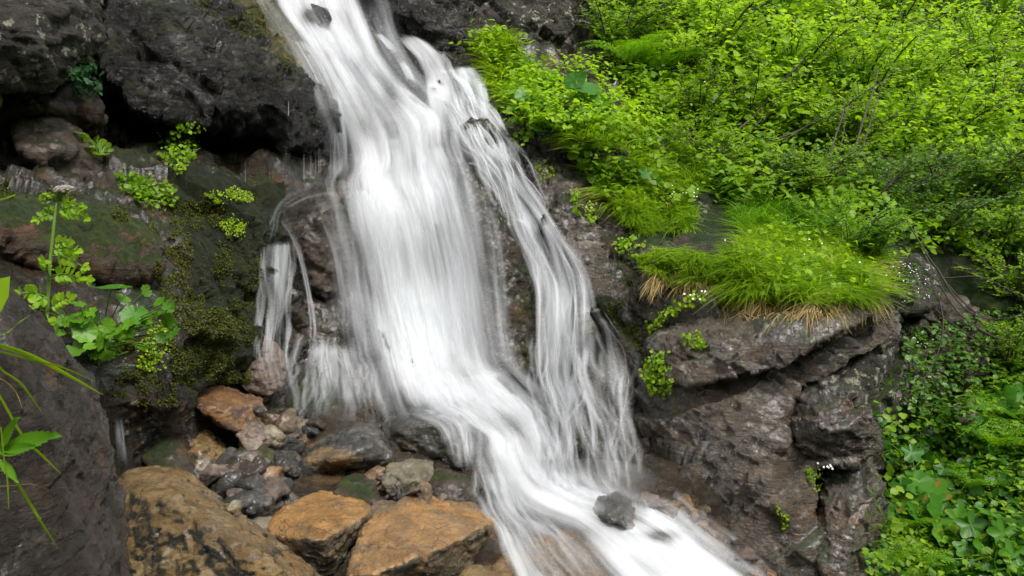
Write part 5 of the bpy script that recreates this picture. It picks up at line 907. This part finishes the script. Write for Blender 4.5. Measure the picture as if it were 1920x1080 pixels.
cushion('small green moss tuft where three rock faces of the outcrop meet', [(1512,880),(1540,878),(1550,905),(1530,922),(1512,900)], 500, 'leafmid', .012, 9, (0, .035))
cushion('narrow yellow green moss streak low on the outcrop', [(1455,945),(1470,950),(1482,985),(1470,990)], 160, 'lime', .010, 10, (0, .02))
cushion('small sprig of leaves on the dark rock right of the cascade', [(1005,310),(1030,305),(1035,325),(1010,338)], 60, 'lime', .024, 11, (0, .05))
cushion('leafy streak down the sloping rock under the upper grass', [(1068,355),(1085,360),(1090,405),(1075,400)], 120, 'leafbright', .022, 12, (0, .05))
cushion('yellowish leaf cluster beside the leafy streak under the upper grass', [(1095,380),(1118,385),(1115,420),(1100,418)], 90, 'lime', .022, 13, (0, .05))
cushion('loose leafy plant hanging above the small ledge with grass', [(1150,455),(1190,448),(1215,470),(1200,490),(1160,480)], 160, 'leafbright', .028, 14, (0, .06))
cushion('patch of leaves between the brown block and the top plants', [(965,225),(1010,215),(1060,225),(1050,248),(985,250)], 300, 'leafmid', .035, 15, (0, .1))
cushion('yellow mossy crust along the rim of the brown block', [(1010,256),(1050,254),(1056,268),(1015,266)], 500, 'lime', .007, 16, (0, .008))
cushion('pointed leafy plant on the moss mound beside the broad leaves', [(258,640),(300,600),(325,640),(300,700),(255,690)], 900, 'lime', .011, 17, (0, .03))
cushion('lacy leaves hanging at the upper right of the grass clump by the cascade', [(960,120),(1010,110),(1030,150),(1000,170)], 240, 'blue', .03, 18, (0, .05))
cushion('white flowered clump on the right end of the ledge boulder', [(1685,500),(1720,495),(1740,560),(1690,570)], 240, 'leafdark', .018, 19, (0, .04))
# small white flowers
def flowers(label, poly, n, seed, s=.006, lift=(.03, .12)):
    rr = random.Random(seed); rn = np.random.default_rng(seed); mb = MB(); B = []; D = []; N = []
    for x, y in scatter_px(poly, n, rr):
        p, nn, d = hit(x, y); c = np.array(p) + np.array(nn) * rr.uniform(*lift) + UPV * .02; a0 = rr.uniform(0, 6)
        for k in range(5):
            a = a0 + k * 1.2566; B.append(c); D.append((math.cos(a), math.sin(a) * .5, math.sin(a) * .8)); N.append((0, -.8, .6))
    leaves(mb, B, D, N, s, 1.1, 0.5, None, -.1); o = mb.build('flowers', M['petal']); tag(o, label, 'flowers', kind='stuff')
flowers('tiny white flowers in the grass at the lower end of the upper slope', [(1240,360),(1300,370),(1310,400),(1250,395)], 18, 1)
flowers('tiny white flowers sprinkled through the ledge grass', [(1350,470),(1640,480),(1640,540),(1350,540)], 9, 2, lift=(.08, .2))
flowers('white flowers among the leaves above the grass slope', [(1290,140),(1350,140),(1350,210),(1290,210)], 45, 3, .008, (.1, .35))
flowers('white flowers clustered on the lichen speckled rock beside the ledge', [(1680,505),(1730,500),(1740,560),(1690,575)], 40, 4, .004, (.02, .06))
flowers('white dots of flowers under the outcrop end above the gully', [(1690,630),(1750,640),(1740,660),(1700,655)], 18, 5, .006, (.02, .05))
flowers('white flowers on the outcrop beside the small green moss tuft', [(1525,872),(1565,870),(1560,886),(1530,884)], 16, 6, .007, (.01, .03))
flowers('small white flowers along the crack under the small grass tuft', [(1290,560),(1340,545),(1345,560),(1300,575)], 10, 7, .008, (.02, .06))
# broad leaved plants
def broad(label, specs, mat, seed=0, name='broad_leaved_plant', root_px=None, grp='broad leaved plants', lobes=7, depth=.10, notch=.5, face=(0, -.6, .8), off=.10, jit=.38, small=1.0):
    rn = np.random.default_rng(seed); us = np.mean([s_[0] for s_ in specs]); vs = max(s_[1] for s_ in specs); rp = root_px or (us, vs); p, nn, dd = hit(*rp); root = np.array(p)
    e = empty(name, root, label, 'plant', grp); st = MB()
    for i, sp in enumerate(specs):
        u, v, rpx = sp[:3]; d = (sp[3] if len(sp) > 3 and sp[3] else min(hit(u, v)[2] - off, dd + .15)); c = at(u, v, d); R = rpx / FPX * d * (small if rpx < 38 else 1); lb = MB(); mt = sp[4] if len(sp) > 4 else mat
        nr = unit(np.array(face) + rn.normal(size=3) * jit); fw_ = unit(np.array([rn.normal() * .8, -.5, -.5])); fan_leaf(lb, c, nr, fw_, R, lobes, depth, notch, .12, rn.uniform(.2, .8), seed * 50 + i, seg=56)
        o = lb.build('leaf', M[mt], e, origin=root)
        if mt == 'broadburnt': o['label'] = 'leaf browned along its edge'
        tube(st, bez(root + rn.normal(size=3) * .02, (root + c) / 2 + UPV * .06, c, 8), np.linspace(.004, .0025, 8), 5)
    st.build('stalks', M['stem'], e, origin=root)
broad('butterbur with rust edged leaves on the top ledge', [(1055,185,24),(1095,165,30),(1100,190,28,None,'broadburnt'),(1080,150,24),(1120,200,24,None,'broadburnt'),(1075,215,20)], 'broad', 1, root_px=(1090,225))
broad('broad leaved plant over the brown block by the cascade', [(985,180,20),(1000,205,22),(1030,195,20),(1020,225,18),(1000,240,16),(965,205,16),(1045,240,16)], 'broad', 2, root_px=(1015,246))
broad('maple shaped leaf plant in the grass of the upper slope', [(1210,325,16),(1235,340,17),(1228,318,14),(1195,340,13),(1255,350,13)], 'broad', 3, root_px=(1225,360), depth=.35, lobes=5, off=.16)
broad('large leaved plant with browned blotches in the gully', [(1715,905,34),(1740,925,40,None,'broadburnt'),(1700,935,34,None,'broadburnt'),(1765,960,40),(1795,975,34,None,'broadburnt'),(1720,965,26),(1760,1000,30,None,'broadburnt'),(1690,905,24)], 'broad', 4, root_px=(1750,1010), off=.2, depth=.2)
broad('jagged leaved plant at the right of the gully bottom', [(1820,985,30),(1855,965,26),(1880,1000,30),(1840,1020,28),(1900,1040,30),(1865,1050,26),(1810,1030,24),(1780,1050,24)], 'broad', 5, root_px=(1850,1065), off=.18, depth=.35, lobes=5)
broad('leafy plant in the shade above the gully fern', [(1880,745,28),(1850,760,24),(1895,780,24),(1915,740,24)], 'broad', 6, root_px=(1885,800), off=.18)
broad('jagged leaved plant right beside the outcrop edge in the gully', [(1680,860,22),(1710,850,22),(1740,865,24),(1665,830,18),(1770,880,20),(1730,835,18),(1700,820,18)], 'broad', 7, root_px=(1710,880), off=.15, depth=.35, lobes=5)
broad('round leaved plant on the dark rock left of the shaded tuft', [(160,262,14),(150,250,11),(172,276,14),(186,270,15),(192,290,13),(202,278,12),(180,262,10),(178,288,10)], 'leafmid', 8, root_px=(190,296), off=.06, depth=.03, lobes=3)
broad('leaf on a bent yellow stalk at the left edge', [(-2,192,16)], 'leafmid', 9, root_px=(8,240), depth=.05)
broad('leaves on trailing yellow stem at the edge of the upper grass', [(1075,290,12),(1092,310,11),(1110,335,10),(1120,350,9),(1068,275,9)], 'leafbright', 10, root_px=(1115,355), off=.05, depth=.05)
# the flowering plant on the left bank
FPd = 3.45
broad('clump of big round and lobed leaves growing on the mossy left bank', [(210,541,40,3.5,'broad'),(252,590,32,3.5,'broad'),(160,622,30,3.38),(190,640,24,3.35),(215,625,22,3.4),(170,650,16,3.3),(140,655,26,3.36),(200,665,18,3.3),(120,600,18,3.42),(150,590,22,3.45),(180,590,22,3.5),(235,640,16,3.4),(300,565,18,3.55),(320,575,12,3.55),(275,545,16,3.55),(305,632,16,3.45),(315,612,12,3.45),(230,560,20,3.6),(100,625,16,3.4),(200,610,20,3.4),(60,560,14,3.5),(75,580,13,3.5)], 'plantleaf', 11, root_px=(190,660), depth=.12, lobes=9, face=(0, -.7, .7), jit=.6, small=.8)
_r5 = random.Random(55)
broad('mass of smaller toothed leaves under the umbel plant on the left bank', [(x, y, _r5.uniform(9, 17), 3.35 + _r5.random() * .25) for x, y in scatter_px([(45,540),(150,560),(235,600),(325,560),(330,640),(230,690),(150,670),(90,610)], 48, _r5)], 'plantleaf', 12, root_px=(180,670), depth=.25, lobes=7, jit=.6)
root = np.array(hit(88, 605)[0]); root = at(88, 605, 3.5)
e = empty('flowering_plant', root, 'tall umbel plant with one pale pink flower head on the left bank', 'flowering plant')
st = MB(); C = np.array([at(86,625,3.55), at(88,590,3.5), at(92,520,3.48), at(96,470,3.46), at(102,415,3.45), at(106,380,3.45)]); tube(st, C, [.009, .0085, .008, .007, .006, .004], 8)
lf = MB(); rn = np.random.default_rng(77)
def compound(p0, p1, n=4, L=.06, w=1.0):
    L *= .72; n += 1
    p0, p1 = np.array(p0), np.array(p1); c = bez(p0, (p0 + p1) / 2 + UPV * .03, p1, 8); tube(st, c, np.linspace(.003, .0015, 8), 5); B = []; D = []; Ls = []
    d = unit(p1 - p0); sd = unit(np.cross(d, FW))
    for k in range(n):
        f = .35 + .65 * k / max(1, n - 1); p = c[min(7, int(f * 7))]
        for s3 in ((-1, 1) if k < n - 1 else (-1, 0, 1)): B.append(p); D.append(unit(sd * s3 + d * (.6 if s3 else 1) + rn.normal(size=3) * .1)); Ls.append(L * (1.1 - .4 * f) * (1.3 if s3 == 0 else 1))
    leaves(lf, B, D, np.tile(np.array([0, -.6, .7]), (len(B), 1)) + rn.normal(size=(len(B), 3)) * .3, np.array(Ls), 1.1 * w, np.clip(rn.normal(.55, .2, len(B)), 0, 1), SER, .15)
for a_, b_, n_, L_ in (((104,400),(150,392),4,.06),((104,400),(160,410),4,.05),((102,415),(80,375),3,.035),((103,405),(70,412),3,.045),((96,470),(140,470),4,.065),((95,480),(155,500),4,.06),((92,520),(150,520),4,.06),((92,525),(165,525),4,.05),((97,465),(130,455),3,.05),((90,560),(40,550),4,.06),((90,560),(60,575),3,.06),((88,585),(130,560),4,.06),((88,590),(100,640),3,.06),((106,385),(150,385),3,.035),((106,380),(85,365),3,.03),((92,520),(82,490),3,.05)):
    compound(at(*a_, 3.47), at(*b_, 3.40), n_, L_)
st.build('stem', M['stem'], e, origin=root); lf.build('leaves', M['leafbright'], e, origin=root)
fl = MB(); us_ = MB(); B = []; D = []; N = []
for k in range(26):
    a = k * 2.4; r = .040 * math.sqrt((k + .5) / 26); top = at(121, 357, 3.44) + np.array([r * math.cos(a), r * math.sin(a) * .6, .012 * (1 - (r / .05) ** 2) + r * math.sin(a) * .15]); tube(us_, bez(at(106,380,3.45), (at(106,380,3.45) + top) / 2 + np.array([0, 0, .008]), top, 5), .0012, 4)
    for j in range(9):
        c = top + rn.normal(size=3) * .006
        for q in range(5): B.append(c); aa = q * 1.2566 + j; D.append((math.cos(aa), math.sin(aa), .1)); N.append((0, -.3, 1))
leaves(fl, B, D, N, .0045, 1.2, .5, None, 0); fl.build('flower_head', M['pinkpetal'], e, origin=root); us_.build('flower_stalks', M['stem'], e, origin=root)
# foreground grass and sprig on the left edge
def blade(name, label, pts, w, mat='grass', grp='long grass blades leaning in from the left edge', tip=0.5):
    C = resample(pts, 18); P = [at(*c) for c in C]; P = np.array(P); T = unit(np.gradient(P, axis=0)); sd = unit(np.cross(T, FW + np.array([0, 0, .4]))); nn = np.cross(sd, T); t = np.linspace(0, 1, 18); ww = w * np.minimum(1, (1 - t) * 3) ** .8 * (0.7 + .3 * t)
    V = np.stack([P - sd * ww[:, None], P + nn * ww[:, None] * .5, P + sd * ww[:, None]], 1).reshape(-1, 3); Q = []
    for i in range(17): Q += [(3 * i, 3 * i + 1, 3 * i + 4, 3 * i + 3), (3 * i + 1, 3 * i + 2, 3 * i + 5, 3 * i + 4)]
    mb = MB(); mb.add(V, Q, tip); o = mb.build(name, M[mat], origin=P[0]); o.location = P[0]; tag(o, label, 'grass blade', grp)
blade('grass_blade', 'widest green blade sweeping right across the foreground boulder', [(-60,635,1.9),(0,648,1.95),(60,668,2.0),(130,705,2.1),(196,742,2.2)], .0085)
blade('grass_blade', 'green blade just under the widest one', [(-60,655,1.9),(0,660,1.95),(60,675,2.0),(120,690,2.05),(180,716,2.1)], .004)
blade('grass_blade', 'green blade hanging steeply down to the right at the left edge', [(-30,690,1.8),(10,760,1.82),(45,820,1.85),(85,860,1.9),(116,890,1.95)], .0045)
blade('grass_blade', 'short blade crossing over the steep one, upper left', [(-20,650,1.9),(0,690,1.9),(40,720,1.95),(82,778,2.0)], .004)
blade('grass_blade', 'thin light blade rising to the right above the widest one', [(-20,620,1.9),(10,625,1.9),(35,605,1.95),(58,590,2.0)], .002)
blade('grass_blade', 'orange tipped blade lying low at the left edge', [(-20,912,1.8),(30,910,1.8),(60,908,1.85),(90,918,1.9)], .0022, 'dry')
blade('grass_blade', 'thin brown dry blade at the left edge', [(-10,705,1.85),(10,715,1.85),(30,735,1.9),(42,765,1.9)], .0018, 'dry')
blade('grass_blade', 'drooping green blade in the shade at the bottom left', [(-20,880,1.8),(20,890,1.85),(60,950,1.9),(75,975,1.95),(110,1030,2.0)], .005, 'leafmid')
blade('grass_blade', 'upright thin blade dropping straight down at the left edge', [(2,800,1.75),(8,860,1.76),(14,900,1.77),(17,960,1.78)], .0022)
blade('grass_blade', 'pale blade tip in front of the rusty slab at the left edge', [(-30,382,2.6),(0,374,2.6),(15,370,2.62),(32,363,2.65)], .004)
root = at(0, 850, 1.8); e = empty('leaf_sprig', root, 'sprig of pointed leaves poking in at the left edge over the boulder', 'plant'); mb = MB(); st = MB()
tube(st, [at(-60,950,1.8), at(-10,880,1.8), at(6,840,1.8)], .003, 5)
LL = [((4,845),(98,812),0.9),((4,840),(25,785),.8),((0,850),(60,835),.8),((4,850),(-50,800),.9),((0,860),(30,900),.7)]
for a_, b_, w_ in LL:
    p0, p1 = at(*a_, 1.8), at(*b_, 1.76); leaves(mb, [p0], [p1 - p0], [np.array([0.1, -.7, .6])], np.linalg.norm(p1 - p0), .42 * w_, .45, SER2, .1)
mb.build('leaves', M['plantleaf'], e, origin=root); st.build('stem', M['stem'], e, origin=root)
root = at(-10, 560, 2.3); e = empty('leaf_sprig', root, 'rounded green leaf tip cut by the left edge above the boulder', 'plant'); mb = MB(); p0, p1 = at(-30,590,2.3), at(4,520,2.28); leaves(mb, [p0], [p1 - p0], [np.array([0, -.8, .4])], .13, .9, .6, None, .1); mb.build('leaf', M['leafbright'], e, origin=root)
# bare roots, branches and twigs
def branch(name, label, paths, mat='wood', grp=None, cat='branch'):
    mb = MB(); p0 = at(*paths[0][0][0])
    for pts, r0, r1 in paths:
        C = np.array([at(*c) for c in resample(pts, 14)]); tube(mb, C, np.linspace(r0, r1, 14), 6)
    o = mb.build(name, M[mat], origin=p0); o.location = p0; tag(o, label, cat, grp)
rr = random.Random(5)
for i, (pts, lb) in enumerate((([(1690,395,6.9),(1740,480,6.5),(1800,560,6.2),(1860,600,6.0),(1925,585,5.9)],'root curving along the top of the hollow to the right edge'),([(1705,510,6.4),(1745,570,6.2),(1790,610,6.0),(1850,650,5.9),(1900,650,5.8)],'thick bare root crossing the hollow lowest'),
        ([(1735,480,6.4),(1760,530,6.2),(1800,590,6.05),(1860,630,5.95),(1905,640,5.9)],'bare root just above the lowest one'),([(1755,500,6.3),(1800,570,6.1),(1850,598,6.0),(1920,592,5.9)],'thin bare root in the middle of the hollow'),([(1760,560,6.1),(1768,600,6.0),(1762,650,5.9),(1740,700,5.8),(1710,735,5.7)],'hanging root dropping down past the outcrop end'),
        ([(1700,490,6.4),(1760,520,6.3),(1840,520,6.2),(1920,560,6.1)],'root bowed under the leaves of the hollow'))):
    branch('root', lb, [(pts, .007, .003)], 'root', 'bare roots in the shaded hollow', 'root')
branch('twig', 'tangle of fine bare twigs below the hanging root', [([(1755,655,5.9),(1720,660,5.8),(1690,665,5.75)], .004, .002), ([(1740,660,5.85),(1725,690,5.75),(1700,700,5.7)], .003, .0015), ([(1730,700,5.8),(1735,730,5.7),(1722,760,5.65)], .003, .001), ([(1710,735,5.7),(1685,760,5.6)], .003, .001)], 'root', None, 'twig')
branch('twig', 'dark bare twig reaching up out of the upper grass', [([(1190,310,7.0),(1230,285,7.1),(1262,262,7.2),(1300,240,7.3)], .009, .004), ([(1235,285,7.1),(1245,262,7.1),(1242,240,7.1)], .005, .002), ([(1262,265,7.2),(1275,250,7.2),(1290,232,7.2)], .004, .002), ([(1210,300,7.0),(1208,270,7.0),(1212,245,7.0)], .004, .002)], 'wood', None, 'twig')
for lb, pts in (('long grey stem arching up right from behind the sunlit rock',[(1310,290,7.6),(1400,230,8.0),(1480,140,8.6),(1560,55,9.2)]),('bent grey branch lying above the sunlit rock',[(1400,268,7.8),(1450,262,7.9),(1510,238,8.1),(1560,205,8.3)]),('dark upright stem among the small leaved shrubs',[(1552,310,7.6),(1565,260,7.7),(1580,215,7.8),(1582,185,7.9)]),
                ('dark upright stem right of the first one, leaning right',[(1600,290,7.6),(1620,220,7.8),(1640,160,8.0),(1645,130,8.1)]),('pale stem crossing the leaves beside the white flowers',[(1268,130,8.4),(1310,100,8.6),(1345,50,8.9),(1375,10,9.2)]),('bare stems fanning out right of the fern clump',[(1260,135,8.3),(1300,120,8.5),(1330,90,8.7),(1380,20,9.1)]),('rust coloured broken branch above the fern clump',[(1290,66,8.9),(1320,64,8.8),(1340,60,8.7)])):
    branch('branch', lb, [(pts, .013, .005), ([(a + rr.uniform(8, 22), b + rr.uniform(-14, 4), c) for a, b, c in pts[:3]] + [(pts[3][0] + 40, pts[3][1] + 5, pts[3][2]) if len(pts) > 3 else (pts[2][0] + 20, pts[2][1] - 10, pts[2][2])], .007, .003)], 'wood', 'bare stems among the shrubs')
branch('twig', 'reddish thin stem hanging down the rock left of the small grass tuft', [([(1152,480,6.0),(1156,530,5.9),(1168,560,5.85)], .003, .003)], 'root', None, 'twig')
branch('twig', 'long dry stalk hanging below the ledge grass', [([(1408,560,4.95),(1408,600,4.85),(1409,640,4.82)], .002, .0015)], 'root', None, 'twig')
branch('twig', 'pale thin stick standing in the stream beside the tan boulder', [([(1107,938,4.6),(1114,955,4.55),(1120,972,4.5)], .004, .002)], 'root', None, 'twig')
# lime green sprays leaning over the right end of the ledge
for i, (u, v, sc, lb) in enumerate(((1600,470,.42,'lime green leafy spray over the right end of the ledge grass'),(1640,490,.36,'lime green spray furthest right above the straw tuft'),(1550,440,.36,'lime green spray behind the middle of the ledge grass'))):
    put('leafy_spray', lb, 'shrub', [('stems', SH[2][0], 'wood'), ('foliage', SH[2][1].copy() if i == 0 else limeme, 'lime')], base_at(u, v), i * 1.3, sc, 'lime green sprays on the ledge')
    if i == 0:
        limeme = [o for o in COL.objects if o.name.startswith('foliage')][-1].data; limeme.materials.clear(); limeme.materials.append(M['fern'])
